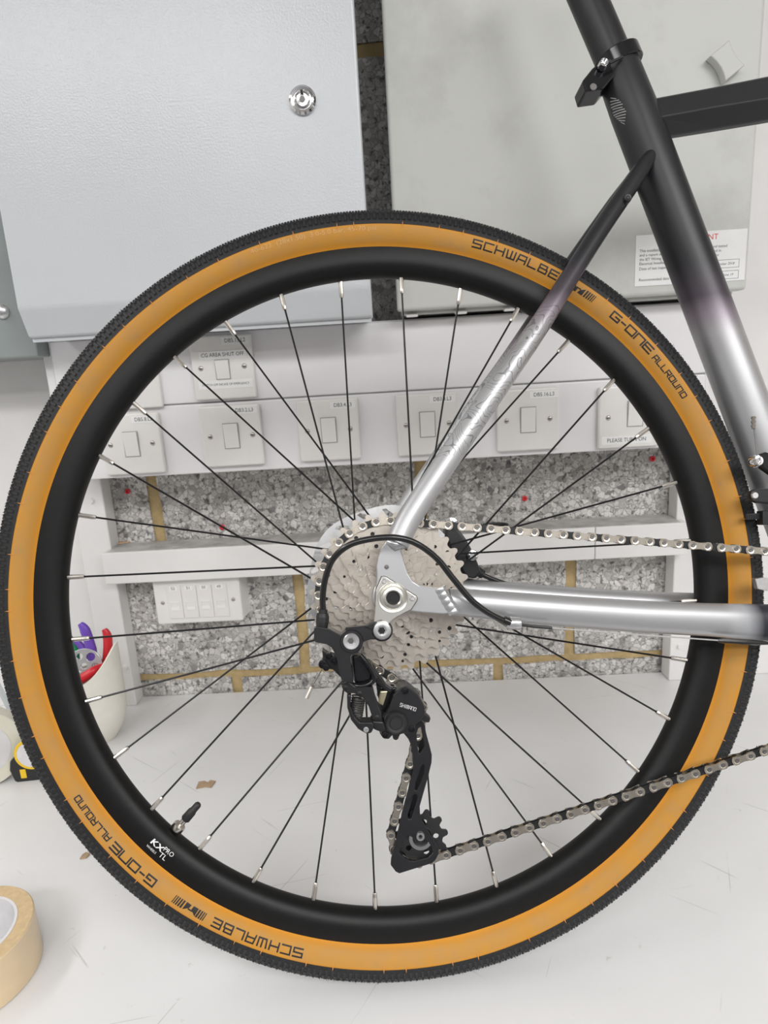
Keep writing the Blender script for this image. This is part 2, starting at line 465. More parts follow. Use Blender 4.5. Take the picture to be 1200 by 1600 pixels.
# block wall: mortar sheet with proud blocks as children
wall = struct(MB().box(-2700, 2700, 3, 120, -900, 1850).make('wall_back', 'mortar_tan'))
courses = [(-186, 27, 0.5), (41, 254, 0), (266, 488, 1), (502, 731, 0), (745, 968, 1), (986, 1200, 0)]
random.seed(3)
for z0, z1, ph in courses:
    for k in range(-3, 4):
        # vertical joints measured at x = -402, 36 (odd courses) and -179, 279 (even courses)
        xa = (-402 + 439 * k) if ph == 1 else (-179 + 458 * k) if ph == 0 else (-302 + 458 * k)
        x0 = xa + 9; x1 = xa + (439 if ph == 1 else 458) - 9
        if x1 < -640 or x0 > 640: continue
        jit = lambda: random.uniform(-1.2, 1.2)
        nx, nz = 10, 6
        v = []; f = []
        for j in range(nz + 1):
            for i in range(nx + 1):
                ex = 3.0 if i in (0, nx) else 1.0
                ez = 3.0 if j in (0, nz) else 1.0
                v.append((x0 + (x1 - x0) * i / nx + random.uniform(-1, 1) * ex * .6, -random.uniform(0.0, 1.2), z0 + (z1 - z0) * j / nz + random.uniform(-1, 1) * ez * .6))
        nfr = len(v)
        v += [(a, 20, c) for a, _, c in v[:nfr]]
        idx = lambda i, j: j * (nx + 1) + i
        for j in range(nz):
            for i in range(nx):
                f.append((idx(i, j), idx(i + 1, j), idx(i + 1, j + 1), idx(i, j + 1)))
        ring = [idx(i, 0) for i in range(nx)] + [idx(nx, j) for j in range(nz)] + [idx(i, nz) for i in range(nx, 0, -1)] + [idx(0, j) for j in range(nz, 0, -1)]
        for a, c in zip(ring, ring[1:] + ring[:1]):
            f.append((a, a + nfr, c + nfr, c))
        link('block', mesh(v, f), 'block_aggregate', wall)
# painted boards covering the wall to either side of the blockwork
struct(MB().box(-1500, -519, -14, -2.5, 0, 1849).make('trim_1', 'white_paint', bev=1.5))
struct(MB().box(466, 1500, -26, -2.5, 0, 1849).make('trim_2', 'white_paint', bev=1.5))

bench = thing('workbench', 'white topped workbench with scuffs and fine scratches carrying the bicycle', 'workbench', (0, -360, -900))
MB().box(-1300, 1300, -355, 357, 862, 900).make('worktop', 'bench_white', bench, bev=2)
for x in (-1200, 1200):
    for y in (-310, 310):
        MB().box(x - 30, x + 30, y - 30, y + 30, 0, 862).make('leg', 'white_paint', bench, bev=2)
MB().box(-1170, 1170, -325, -300, 760, 862).make('apron', 'white_paint', bench, bev=2)

# ------------------------------------------------------------------ timber frame with shelf rail
fr = thing('timber_frame', 'white painted timber frame of two posts and a dusty rail above the bench', 'wood frame', (-20, -30, 0))
def fbox(x0, x1, y0, y1, z0, z1): return MB().box(x0 + 20, x1 + 20, y0 + 30, y1 + 30, z0, z1)
MB.off = None
fbox(-520, -470, -35, -2.5, 0, 407).make('post', 'white_paint', fr, bev=2)
fbox(436, 486, -35, -2.5, 0, 407).make('post', 'white_paint', fr, bev=2)
for x0, x1 in ((-476, 301), (301.8, 444)):
    fbox(x0, x1, -60, -36, 229, 281).make('rail', 'white_paint', fr, bev=1.5)
    b_ = fbox(max(x0, -469), min(x1, 435), -36, -2.5, 229, 280).make('rail_back', 'white_paint', fr, bev=1)
fbox(-468, 434, -57, -3, 280.2, 281.6).make('dust_layer', 'dust_grey', fr)
for (u, v) in ((143, 783), (196, 1043), (1062, 1010)):
    p = W(u, v, y=-36)
    MB().lathe([(-39 + 30, 0), (-39 + 30, 3.5), (-35 + 30, 5)], (p.x + 20, p.z), 14).make('screw_cap', 'white_paint', fr, smooth=True)

# ------------------------------------------------------------------ cable trunking
TR = thing('cable_trunking', 'white two-lid plastic cable trunking running across the wall below the cabinets', 'cable trunking', (-20, -60, 407))
def tb(x0, x1, y0, y1, z0, z1): return MB().box(x0 + 20, x1 + 20, y0 + 60, y1 + 60, z0 - 407, z1 - 407)
tb(-473, 432, -104, -37, 409, 605).make('trunk_body', 'trunk_white', TR, bev=1)
tb(-474, 433, -113, -104, 408, 507.2).make('trunk_lid', 'trunk_white', TR, bev=2, seg=3)
tb(-474, 433, -113, -104, 509.0, 603).make('trunk_lid', 'trunk_white', TR, bev=2, seg=3)
tb(-474, 433, -110, -104, 507.3, 508.9).make('trunk_joint', 'print_grey', TR)
tb(-488, -474.5, -109, -37, 405, 608).make('end_cap', 'trunk_white', TR, bev=3, seg=3)
tb(433.5, 438, -110, -37, 405, 608).make('end_cap', 'trunk_white', TR, bev=1.5)

# ------------------------------------------------------------------ switches
YF = -113.0
def switch(u, v, label, tags, rocker=(20, 34), roff=(0, 0), blank=False):
    c = W(u, v, y=YF - 8)
    t = thing('wall_switch', label, 'switch', (c.x, YF, c.z - 43), 'switch plates on the cable trunking')
    MB().box(-43, 43, -9, -0.2, 0, 86).make('plate', 'plate_white', t, bev=2.5, seg=3)
    if not blank:
        rx, rz = roff
        fr_ = MB().prism([(-rocker[0] / 2 - 1.2 + rx, 43 - rocker[1] / 2 - 1.2 + rz), (rocker[0] / 2 + 1.2 + rx, 43 - rocker[1] / 2 - 1.2 + rz), (rocker[0] / 2 + 1.2 + rx, 43 + rocker[1] / 2 + 1.2 + rz), (-rocker[0] / 2 - 1.2 + rx, 43 + rocker[1] / 2 + 1.2 + rz)], -9.5, -8.9)
        fr_.make('rocker_gap', 'print_grey', t)
        x0, x1, z0, z1 = rx - rocker[0] / 2, rx + rocker[0] / 2, 43 + rz - rocker[1] / 2, 43 + rz + rocker[1] / 2
        MB().add([(x0, -10, z0), (x1, -10, z0), (x1, -13.5, z1), (x0, -13.5, z1), (x0, -9.2, z0), (x1, -9.2, z0), (x1, -9.2, z1), (x0, -9.2, z1)],
                 [(0, 1, 2, 3), (4, 7, 6, 5), (0, 4, 5, 1), (1, 5, 6, 2), (2, 6, 7, 3), (3, 7, 4, 0)]).make('rocker', 'plastic_white', t, bev=0.7)
    for sx in (-30.2, 30.2):
        s_ = MB().lathe([(-10.2, 0), (-10.4, 2.2), (-9.6, 3.4), (-9, 3.6)], (sx, 43), 14).make('screw', 'screw_steel', t, smooth=True)
        MB().box(sx - 2.6, sx + 2.6, -10.6, -10.25, 42.6, 43.4).make('slot', 'gap_dark', s_)
    for (tx, tz, tw, th, txt, ts) in tags:
        k = MB().box(tx - tw / 2, tx + tw / 2, -9.5, -9, tz - th / 2, tz + th / 2).make('label_sticker', 'sticker_white', t, bev=0.3)
        mb = MB(); text_on(mb, txt, ts, tx, tz, -9.62, sx=0.9); mb.make('printed_text', 'print_ink', k)
    return t
switch(206, 694, 'white switch plate tagged DB5.8.L3 at the left end of the lower trunking row', [(22, 77, 36, 10, 'DB5.8.L3', 7.6)])
switch(362, 681, 'white switch plate tagged DB3.2.L3, second from left in the lower row', [(22, 78, 36, 10, 'DB3.2.L3', 7.6)])
switch(514, 672, 'white switch plate tagged DB3.4.L3, left of the silver seat stay', [(22, 77, 36, 10, 'DB3.4.L3', 7.6)])
switch(668, 663, 'white switch plate tagged DB3.3.L3 partly behind the silver seat stay', [(22, 77, 36, 10, 'DB3.3.L3', 7.6)])
switch(825, 656, 'white switch plate tagged DB5.16.L3 to the right of the seat stay', [(22, 77, 40, 10, 'DB5.16.L3', 7.6)])
switch(984, 651, 'white switch plate with a PLEASE TURN ON sticker beside the right tyre', [(-4, 11, 70, 12, 'PLEASE TURN ON', 7.6)], roff=(7, 4))
switch(348, 574, 'white switch plate with CG AREA SHUT OFF sticker on the upper trunking row', [(21, 78, 38, 11, 'DB5.15.L2', 7.6), (2, 60, 66, 11, 'CG AREA SHUT OFF', 7.4), (2, 20, 76, 12, 'SWITCH OFF INCASE OF EMERGENCY', 4.3)], rocker=(18, 25), roff=(0, -3))
switch(200, 590, 'plain white plate mostly hidden behind the black rim on the upper trunking row', [], blank=False)

# ------------------------------------------------------------------ data outlet
DO = thing('data_outlet', 'white four-port data outlet box numbered 52 to 49 under the rail', 'data outlet', (-337, -2.5, 150))
MB().add([(-72, 2, -2), (73, 2, -2), (73, 2, 76), (-72, 2, 76), (-70, -34, 1), (70, -34, 1), (70, -34, 76), (-70, -34, 76)],
         [(0, 1, 2, 3), (4, 7, 6, 5), (0, 4, 5, 1), (1, 5, 6, 2), (2, 6, 7, 3), (3, 7, 4, 0)]).make('back_box', 'plastic_white', DO, bev=2)
MB().box(-71, 71, -43, -34.1, 0, 78).make('faceplate', 'plastic_white', DO, bev=3, seg=3)
for i, nn in enumerate(('52', '51', '50', '49')):
    x = -37.5 + 25 * i
    md = MB().box(x - 11.9, x + 11.9, -44.5, -43, 10, 66).make('port_module', 'plate_white', DO, bev=0.5)
    MB().prism([(x - 8, 24), (x + 8, 24), (x + 8, 40), (x - 8, 40)], -45.2, -44.4, holes=[[(x - 6.8, 25.2), (x - 6.8, 37), (x + 6.8, 37), (x + 6.8, 25.2)]]).make('shutter_frame', 'plastic_white', md, bev=0.2)
    MB().box(x - 6.8, x + 6.8, -44.9, -44.45, 25.2, 30).make('shutter', 'sticker_white', md)
    MB().box(x - 6.5, x + 6.5, -44.8, -44.5, 58, 66).make('number_tag', 'sticker_white', md)
    mb = MB(); text_on(mb, nn, 6.5, x, 62, -44.9); mb.make('printed_text', 'print_ink', md)
for sx in (-58, 58):
    MB().lathe([(-44.2, 0), (-44.4, 2), (-43.6, 3.2), (-43, 3.4)], (sx, 38), 14).make('screw', 'screw_steel', DO, smooth=True)

# ------------------------------------------------------------------ cabinets
CL = thing('electrical_cabinet', 'pale grey steel electrical cabinet with a round chrome lock on the wall', 'cabinet', (-240, -100, 606))
def cb(x, y, z): return (x + 240, y + 100, z - 606)
def prof_box(x0, x1, prof):
    n = len(prof)
    v = [cb(x0, y, z) for y, z in prof] + [cb(x1, y, z) for y, z in prof]
    f = [tuple(range(n)), tuple(range(2 * n - 1, n - 1, -1))] + [(i, i + n, (i + 1) % n + n, (i + 1) % n) for i in range(n)]
    return MB().add(v, f)
prof_box(-452, -27, [(-170, 607), (-170, 1400), (-3, 1400), (-3, 607)]).make('body', 'cabinet_grey', CL, bev=2)
prof_box(-461, -21, [(-172, 603), (-186, 606), (-200, 640), (-200, 1390), (-172, 1390)]).make('door', 'cabinet_grey', CL, bev=3, seg=3, ang=20)
prof_box(-459, -23, [(-171.8, 600), (-180, 600), (-180, 605), (-171.8, 605)]).make('gasket_lip', 'cabinet_grey', CL)
lp = W(473, 157, y=-201)
lk = MB().lathe([(-199, 15.5), (-203, 15.5), (-205, 13), (-204.4, 10.5), (-203.5, 10), (-205.5, 9), (-206, 7.5), (-205, 6.8), (-204.6, 0)], (lp.x, lp.z), 40)
lk.v = [cb(*p) for p in lk.v]
lk = lk.make('lock', 'chrome', CL, smooth=True)
kb = MB().prism(circ(lp.x, lp.z, 3.4, 16), -205.4, -204.4); kb.box(lp.x - 1.1, lp.x + 1.1, -205.7, -205.3, lp.z - 2.8, lp.z + 2.8)
kb.v = [cb(*p) for p in kb.v]; kb.make('keyhole', 'pin_grey', lk)
bk = MB().box(lp.x - 1.3, lp.x + 1.3, -207.0, -206, lp.z + 5.0, lp.z + 9.0); bk.v = [cb(*p) for p in bk.v]; bk.make('lock_mark', 'gap_dark', lk)

CR = thing('fuse_cabinet', 'cream grey fuse cabinet with a test notice and turn handle behind the seat tube', 'cabinet', (235, -80, 608))
def cr(x, y, z): return (x - 235, y + 80, z - 608)
def crb(x0, x1, y0, y1, z0, z1):
    mb = MB().box(x0, x1, y0, y1, z0, z1); mb.v = [cr(*p) for p in mb.v]; return mb
crb(16, 455, -128, -27, 609, 1400).make('body', 'cabinet_cream', CR, bev=2)
crb(10.5, 461.5, -150, -128.5, 613, 1400).make('door', 'cabinet_cream', CR, bev=4, seg=3)
crb(17, 20, -150, -128, 1330, 1331).make('hinge_line', 'gap_dark', CR)
for x in (30, 95, 160):
    crb(x - 8, x + 8, -138, -128.2, 605.5, 609.5).make('foot', 'plastic_white', CR, bev=1.5)
# quarter-turn handle: a short bar with concave flanks set diagonally
hp = W(1132, 99, y=-155)
mb = MB(); out = []
for i in range(9):
    t = -1 + i / 4; out.append((t * 17, 11.5 - 3.2 * (1 - t * t) + 2.0))
for i in range(9):
    t = 1 - i / 4; out.append((t * 17, -11.5 + 3.2 * (1 - t * t) - 2.0))
ca, sa = math.cos(-0.95), math.sin(-0.95)
out = [(hp.x + a * ca - c * sa, hp.z + a * sa + c * ca) for a, c in out]
mb.prism(out, -163, -150.2); mb.v = [cr(*p) for p in mb.v]
mb.make('turn_handle', 'cabinet_cream', CR, bev=1.2)
# test notice
n0 = W(992, 372, y=-151); n1 = W(1160, 444, y=-151)
nx0, nx1, nz1, nz0 = W(994, 368, y=-151).x, W(1163, 440, y=-151).x, W(994, 368, y=-151).z, W(990, 448, y=-151).z
nt_ = crb(nx0, nx1, -150.8, -150.1, nz0, nz1).make('test_notice', 'sticker_white', CR)
mb = MB(); mr = MB(); wn = nx1 - nx0; hn = nz1 - nz0
text_on(mr, 'IMPORTANT', 9.5, nx0 + wn * 0.55, nz1 - 7.5, -150.95)
for k, tx in enumerate(('This installation should be periodically inspected and tested', 'and a report on its condition obtained, as prescribed in', 'the IET Wiring Regulations BS 7671 Requirements for', 'Electrical Installations')):
    text_on(mb, tx, 4.6, nx0 + 5, nz1 - 19 - 5.2 * k, -150.95, align='LEFT')
text_on(mb, 'Date of last inspection', 4.8, nx0 + 5, nz0 + 21, -150.95, align='LEFT')
text_on(mb, 'Recommended date of next', 4.8, nx0 + 5, nz0 + 7.5, -150.95, align='LEFT')
for zz in (nz0 + 21, nz0 + 7.5):
    xa, xb = nx0 + wn * .60, nx1 - 8
    for (a, c, d, e) in ((xa, xb, zz - 5, zz - 4.6), (xa, xb, zz + 4.6, zz + 5), (xa, xa + .4, zz - 5, zz + 5), (xb - .4, xb, zz - 5, zz + 5)):
        mb.box(a, c, -150.95, -150.9, d, e)
text_on(mb, 'November 2018', 4.2, nx0 + wn * .80, nz0 + 21, -150.95, shear=.25)
text_on(mb, 'June 19', 4.2, nx0 + wn * .85, nz0 + 7.5, -150.95, shear=.25)
for q in (mb, mr): q.v = [cr(*p) for p in q.v]
mb.make('printed_text', 'print_ink', nt_); mr.make('red_heading', 'print_red', nt_)

GE = thing('metal_enclosure', 'grey green steel enclosure with a round bolt at the left edge of the photo', 'enclosure', (-620, -70, 560))
gz = W(10, 560, y=-140).z; gx = W(58, 545, y=-140).x
MB().box(-300, gx + 620, -70, 55, gz - 560, 900).make('casing', 'grey_green_paint', GE, bev=2)
gp = W(3, 487, y=-142)
MB().lathe([(-70, 9), (-72, 9.5), (-75, 8), (-77, 4), (-77.2, 0)], (gp.x + 620, gp.z - 560), 20).make('bolt', 'steel_brushed', GE, smooth=True)

# ================================================================== bicycle
BK = thing('bicycle', 'black to silver fade gravel bicycle with tan wall tyre leaning over the bench', 'bicycle')
mw = Matrix.Identity(4)
base = HUB - VA * R0
for i in range(3):
    mw[i][0] = UA[i]; mw[i][1] = NA[i]; mw[i][2] = VA[i]; mw[i][3] = base[i] * S
BK.matrix_world = mw
def bp(mb, name, mats, parent=BK, **kw):
    return mb.make(name, mats, parent, loc=((0, 0, R0) if parent is BK else None), **kw)
def sub(name, parent):
    o = bpy.data.objects.new(name, None); COL.objects.link(o); o.parent = parent
    o.location = (0, 0, R0 * S); o.empty_display_size = 0.02
    return o

# ---- tyre: tan casing, black tread cap, knobs
RC, RT, RH = 331.5, 20.3, 19.3       # section centre radius, half width, half height
def sec(a, ex=0.0):                  # a: section angle from the outward radius, + towards the camera side (-y)
    return (-(RT + ex) * math.sin(a), RC + (RH + ex) * math.cos(a))
SEG = 256
TA = math.radians(84)
prof = [sec(math.radians(84 + 56 * i / 9), 0.0) for i in range(10)]
prof = [(-p[0], p[1]) for p in reversed(prof)][:0] + prof
tyre_m = MB()
full = [sec(math.radians(a)) for a in [84 + 5.6 * i for i in range(11)]]
inner = [(-10.5, 313.0), (10.5, 313.0)]
other = [(-p[0], p[1]) for p in reversed(full)]
tyre_m.lathe(full + inner + other, seg=SEG, cap=False)
tyre = bp(tyre_m, 'tyre', 'tyre_tan', smooth=True)
trd = MB().lathe([sec(math.radians(a), 0.55 - 0.25 * (abs(a) / 86) ** 6) for a in [-86 + 172 * i / 24 for i in range(25)]], seg=SEG, cap=False)
tread = bp(trd, 'tread_cap', 'tyre_black', tyre, smooth=True)
random.seed(11)
kn = MB(); NR = 400
def knob(phi, a, la, lw, h, taper=0.72):
    # la: length along the section, lw: along the circumference
    vs = []
    for hh, k in ((0.0, 1.0), (h, taper)):
        for sa, sw in ((-1, -1), (1, -1), (1, 1), (-1, 1)):
            aa = a + sa * la * k / 2 / 20.0
            y, r = sec(aa, 0.4 + hh)
            ph = phi + sw * lw * k / 2 / r
            vs.append((r * math.cos(ph), y, r * math.sin(ph)))
    kn.add(vs, [(4, 5, 6, 7), (0, 1, 5, 4), (1, 2, 6, 5), (2, 3, 7, 6), (3, 0, 4, 7)])
def hair(phi, a, ln, wd=0.28):
    y, r = sec(a, 1.6); y2, r2 = sec(a + random.uniform(-.1, .1), 1.6 + ln)
    p2 = phi + random.uniform(-.004, .004)
    vs = [(r * math.cos(phi - wd / r), y, r * math.sin(phi - wd / r)), (r * math.cos(phi + wd / r), y, r * math.sin(phi + wd / r)),
          (r * math.cos(phi), y + 2 * wd, r * math.sin(phi)), (r2 * math.cos(p2), y2, r2 * math.sin(p2))]
    kn.add(vs, [(0, 1, 3), (1, 2, 3), (2, 0, 3)])
D2 = math.radians
for i in range(NR):
    ph = 2 * PI * i / NR; hp_ = PI / NR
    for s_ in (-1, 1):
        knob(ph, s_ * D2(66), 6.4, 3.0, 1.15, 0.8)
        knob(ph + hp_, s_ * D2(49), 4.2, 3.0, 1.5)
        knob(ph, s_ * D2(36), 3.2, 2.8, 1.6)
        knob(ph + hp_, s_ * D2(25), 2.8, 2.7, 1.5)
        knob(ph, s_ * D2(14), 2.6, 2.6, 1.45)
    knob(ph + hp_, 0, 2.8, 2.6, 1.4)
    for k in range(4):
        hair(ph + random.uniform(-hp_, hp_), D2(random.choice((-49, -36, -25, -14, 0, 14, 25, 36, 49))), random.uniform(0.8, 2.1))
ko = bp(kn, 'tread_knobs', 'tyre_black', tyre); ko['kind'] = 'stuff'
# orange moulding hairs along the colour boundary
hm = MB()
for i in range(64):
    ph = 2 * PI * (i + random.uniform(-.3, .3)) / 64
    y, r = sec(D2(86), 0.2); y2, r2 = sec(D2(79), 1.0); y1, r1 = sec(D2(95), 0.3); wq = 0.0011
    hm.add([(r1 * math.cos(ph - wq), y1, r1 * math.sin(ph - wq)), (r1 * math.cos(ph + wq), y1, r1 * math.sin(ph + wq)),
            (r * math.cos(ph + wq), y - .8, r * math.sin(ph + wq)), (r * math.cos(ph - wq), y - .8, r * math.sin(ph - wq)), (r2 * math.cos(ph), y2 - .9, r2 * math.sin(ph))],
           [(0, 1, 2, 3), (3, 2, 4)])
ho = bp(hm, 'moulding_hairs', 'hair_orange', tyre); ho['kind'] = 'stuff'
# lettering wrapped onto the sidewall
AC = D2(106)                          # section angle of the middle of the lettering
def on_tyre(mb, quads, start_deg, ex=0.12, rev=1.0, mid=0.0):
    """lay flat quads (x along the tyre, y outwards from mid) on the sidewall, reading clockwise from start_deg"""
    fine = []
    for q in quads:
        n_ = max(1, int(max((q[3] - q[0]).length, (q[2] - q[1]).length) / 1.5))
        for i in range(n_):
            fine.append([q[0].lerp(q[3], i / n_), q[1].lerp(q[2], i / n_), q[1].lerp(q[2], (i + 1) / n_), q[0].lerp(q[3], (i + 1) / n_)])
    for q in fine:
        vs = []
        for p in q:
            a = AC - (p[1] - mid) / 20.0
            y, r = sec(a, ex); ph = D2(start_deg) - p[0] / 322.0
            vs.append((r * math.cos(ph), y, r * math.sin(ph)))
        mb.add(vs, [tuple(range(len(vs)))])
for off in (0, 180):
    mb = MB()
    q, wd = strokes('SCHWALBE', 6.6, 7.7, 2.95, 1.4); on_tyre(mb, q, 72.3 + off, mid=3.4)
    q, wd = strokes('G-ONE', 6.2, 8.8, 2.2, 1.5); on_tyre(mb, q, 46.9 + off, mid=3.2)
    q, wd = strokes('ALLROUND', 4.7, 4.3, 1.7, 1.1); on_tyre(mb, q, 37.2 + off, mid=3.4)
    x = 0; q = []
    for bw in (0.9, 1.1, 1.4, 1.7):
        q.append([Vector((x, 0)), Vector((x + bw, 0)), Vector((x + bw + 0.8, 6.8)), Vector((x + .8, 6.8))]); x += bw + 0.8
    q.append([Vector((x, 0)), Vector((x + 5, 0)), Vector((x + 5.6, 3.2)), Vector((x + .5, 6.8))])
    q.append([Vector((x + 4, 3.6)), Vector((x + 8.5, 3.6)), Vector((x + 8.5, 4.8)), Vector((x + 4, 4.8))])
    q.append([Vector((x + 7, 0.4)), Vector((x + 12, 0)), Vector((x + 12.6, 6.8)), Vector((x + 8, 3.4))]); x += 13.2
    for bw in (1.7, 1.5, 1.3, 1.1, 0.8):
        q.append([Vector((x, 0)), Vector((x + bw, 0)), Vector((x + bw + 0.8, 6.8)), Vector((x + .8, 6.8))]); x += bw + 0.85
    on_tyre(mb, q, 56.3 + off, mid=3.4)
    bp(mb, 'sidewall_lettering', 'print_black', tyre)
v, f = text_polys('40-622  (28x1.50)  3.0-5.0 bar, 45-70 psi', 6.2, 'LEFT')
mb = MB(); vs = []
for p in v:
    a = D2(98) - p[1] / 20; y, r = sec(a, .14); ph = D2(108.2) - p[0] * 1.12 / 322.0
    vs.append((r * math.cos(ph), y, r * math.sin(ph)))
mb.add(vs, f); bp(mb, 'embossed_lettering', 'emboss_tan', tyre)

# ---- rim
rp = [(-11.0, 317.5), (-12.0, 316.6), (-12.6, 312), (-12.6, 306), (-12.2, 302), (-11.2, 298.5), (-9.0, 294.8), (-5.6, 292.0), (-2, 291.0)]
rp = rp + [(-a, r) for a, r in reversed(rp)] + [(9.5, 317.5), (9.5, 313), (-9.5, 313), (-9.5, 317.5)]
rim = bp(MB().lathe(rp, seg=SEG, closed=True), 'rim', 'rim_black', smooth=True)
# rim decal, lying on the flank
def on_rim(mb, v, f, a0, r0, flip=1, yy=-12.75):
    vs = []
    for p in v:
        r = r0 - p[1]; ph = a0 + p[0] / 304.0
        y = yy if r > 303 else yy + (303 - r) * 0.16
        vs.append((r * math.cos(ph), y, r * math.sin(ph)))
    mb.add(vs, f)
mb = MB()
A0 = D2(-137.9)
v, f = text_polys('KX', 9.2, 'LEFT'); v = [(a * 1.05 + b_ * .1, b_ * .8 - 0.2) for a, b_ in v]; on_rim(mb, v, f, A0, 303.4)
v2 = [(a + .55, b_) for a, b_ in v]; on_rim(mb, v2, f, A0, 303.4, yy=-12.78)
v, f = text_polys('WHEELS', 2.9, 'LEFT'); on_rim(mb, v, f, A0, 309.4)
v, f = text_polys('PRO', 5.6, 'LEFT'); on_rim(mb, v, f, A0 + 13.2 / 304, 301.6)
v, f = text_polys('TL', 6.6, 'LEFT'); on_rim(mb, v, f, A0 + 13.4 / 304, 307.6)
bp(mb, 'rim_decal', 'print_white', rim)

# ---- spokes with nipples
PH = 0.08318
for i in range(32):
    a = PI / 2 + PH + i * 2 * PI / 32
    sgn = 1 if ((i // 2) % 2 == 0) else -1            # pairs lean alternately
    ds = (i % 2 == 1)
    yf, rf = (-17.0, 26.0) if ds else (33.0, 28.0)
    fl = a + sgn * D2(72)
    p0 = Vector((288.5 * math.cos(a), -1.5 if ds else 1.5, 288.5 * math.sin(a)))
    p1 = Vector((rf * math.cos(fl), yf, rf * math.sin(fl)))
    dr = (p1 - p0).normalized(); pn = p0 + dr * 13.0
    nmesh = MB().tube([p0 - dr * 2, p0 + dr * 8.5, p0 + dr * 12.2, pn], [2.15, 2.15, 2.0, 1.5], 8)
    sp = bp(MB().tube([pn - dr, pn + (p1 - pn) * .5, p1], 0.98, 6), 'spoke', 'spoke_black', smooth=True)
    bp(nmesh, 'nipple', 'nickel', sp, smooth=True, sang=30)

# ---- valve
va = D2(-135.75)
def rad_pt(r, a=va, y=0): return (r * math.cos(a), y, r * math.sin(a))
vdir = math.radians(-0.9)
val = bp(MB().tube([rad_pt(290), rad_pt(262)], 2.9, 14), 'valve', 'nickel', smooth=True)
bp(MB().tube([rad_pt(289.5), rad_pt(288.2), rad_pt(284), rad_pt(283)], [5.0, 5.9, 5.9, 5.0], 18), 'valve_nut', 'nickel', val, smooth=True)
bp(MB().tube([rad_pt(277.5), rad_pt(276.5), rad_pt(268), rad_pt(266), rad_pt(260), rad_pt(258.5)], [3.6, 4.3, 4.1, 3.3, 3.2, 2.2], 14), 'valve_cap', 'resin_black', val, smooth=True)

# ---- hub, rotor
bp(MB().lathe([(-19, 9), (-19, 28), (-15, 28), (-13, 20), (-8, 15), (24, 15), (29, 20), (31, 31), (35, 31), (35, 22), (47, 20), (70, 10), (70, 0)], seg=40), 'hub', 'resin_black', smooth=True)
rot = MB()
ro = []
for i in range(72):
    a = 2 * PI * i / 72; ro.append(((79 + 1.6 * math.sin(a * 6)) * math.cos(a), (79 + 1.6 * math.sin(a * 6)) * math.sin(a)))
rh = [circ(0, 0, 63, 48, flip=True)]
for i in range(18):
    a = 2 * PI * i / 18
    rh.append([(r * math.cos(a + t), r * math.sin(a + t)) for r, t in ((67, 0), (69.5, .09), (75.5, .15), (76.5, .10), (71, -.01), (68, -.04))][::-1])
rot.prism(ro, 53.2, 55.0, holes=rh)
for i in range(24):
    a = 2 * PI * i / 24
    pass
for i in range(6):
    a = 2 * PI * i / 6
    for dd in (-.05, .05):
        pass
    p = [(22 * math.cos(a - .16), 22 * math.sin(a - .16)), (66 * math.cos(a + .42), 66 * math.sin(a + .42)), (66 * math.cos(a + .55), 66 * math.sin(a + .55)), (22 * math.cos(a + .16), 22 * math.sin(a + .16))]
    rot.prism(p, 53.4, 54.8)
rot.prism(circ(0, 0, 25, 32), 53.3, 54.9)
bp(rot, 'brake_rotor', 'rotor_steel')

# ---- cassette
CAS = sub('cassette', BK)
TE = [11, 12, 13, 15, 17, 19, 21, 24, 27, 31, 34]
def gear(T, r_off=0.0, tip=2.1, root=3.4, phase=0.0, sub_=1):
    rp_ = 12.7 / (2 * math.sin(PI / T)); pts = []
    for i in range(T):
        a = phase + 2 * PI * i / T; st = 2 * PI / T
        for k, rr in ((-.44, -root + .4), (-.30, -root + .9), (-.16, tip * .55), (-.06, tip), (.06, tip), (.16, tip * .55), (.30, -root + .9), (.44, -root + .4)):
            pts.append(((rp_ + rr) * math.cos(a + k * st), (rp_ + rr) * math.sin(a + k * st)))
    return pts, rp_
random.seed(5)
YSP = []
for i, T in enumerate(TE):
    y = -62.0 + 3.74 * i; YSP.append(y)
    g, rp_ = gear(T, phase=random.uniform(0, 1))
    holes = []
    rin = max(16.5, rp_ - 17)
    holes.append(circ(0, 0, rin, 40, flip=True))
    nh = {34: 22, 31: 18, 27: 14, 24: 11, 21: 9, 19: 7, 17: 6}.get(T, 0)
    for k in range(nh):
        a = 2 * PI * (k + random.uniform(-.25, .25)) / nh; rr = rp_ - random.choice((6.2, 6.6, 9.4)) 
        if rr - 1.4 > rin + .6: holes.append(circ(rr * math.cos(a), rr * math.sin(a), random.choice((1.2, 1.5, 1.9)), 8, flip=True))
    s_ = bp(MB().prism(g, y - 0.85, y + 0.85, holes), 'sprocket', 'sprocket_steel', CAS)
    auto(s_, 0.3, 1, 50)
    if rp_ - 4.6 > rin + 1: bp(MB().lathe([(y + 0.95, rin), (y + 0.95, rp_ - 4.6), (y + 2.7, rp_ - 4.6), (y + 2.7, rin)], seg=40, closed=True), 'shade_spacer', 'resin_black', CAS)  # black spacer ring added so the sprocket holes look dark and deep
    if T >= 19:
        rv = MB()
        for k in range(6):
            a = random.uniform(0, 6.28); rr = rp_ - 5.6
            rv.lathe([(y - 1.5, 0), (y - 1.45, 1.1), (y - .8, 1.3)], (rr * math.cos(a), rr * math.sin(a)), 8)
        bp(rv, 'rivets', 'steel_brushed', s_, smooth=True) if False else bp(rv, 'rivets', 'steel_brushed', CAS, smooth=True)
bp(MB().lathe([(-24, 46), (-22.5, 58), (-20.5, 58), (-20.5, 20), (-40, 18), (-58, 17), (-58, 16), (-24, 16)], seg=36, closed=True), 'spider', 'resin_black', CAS, smooth=True)
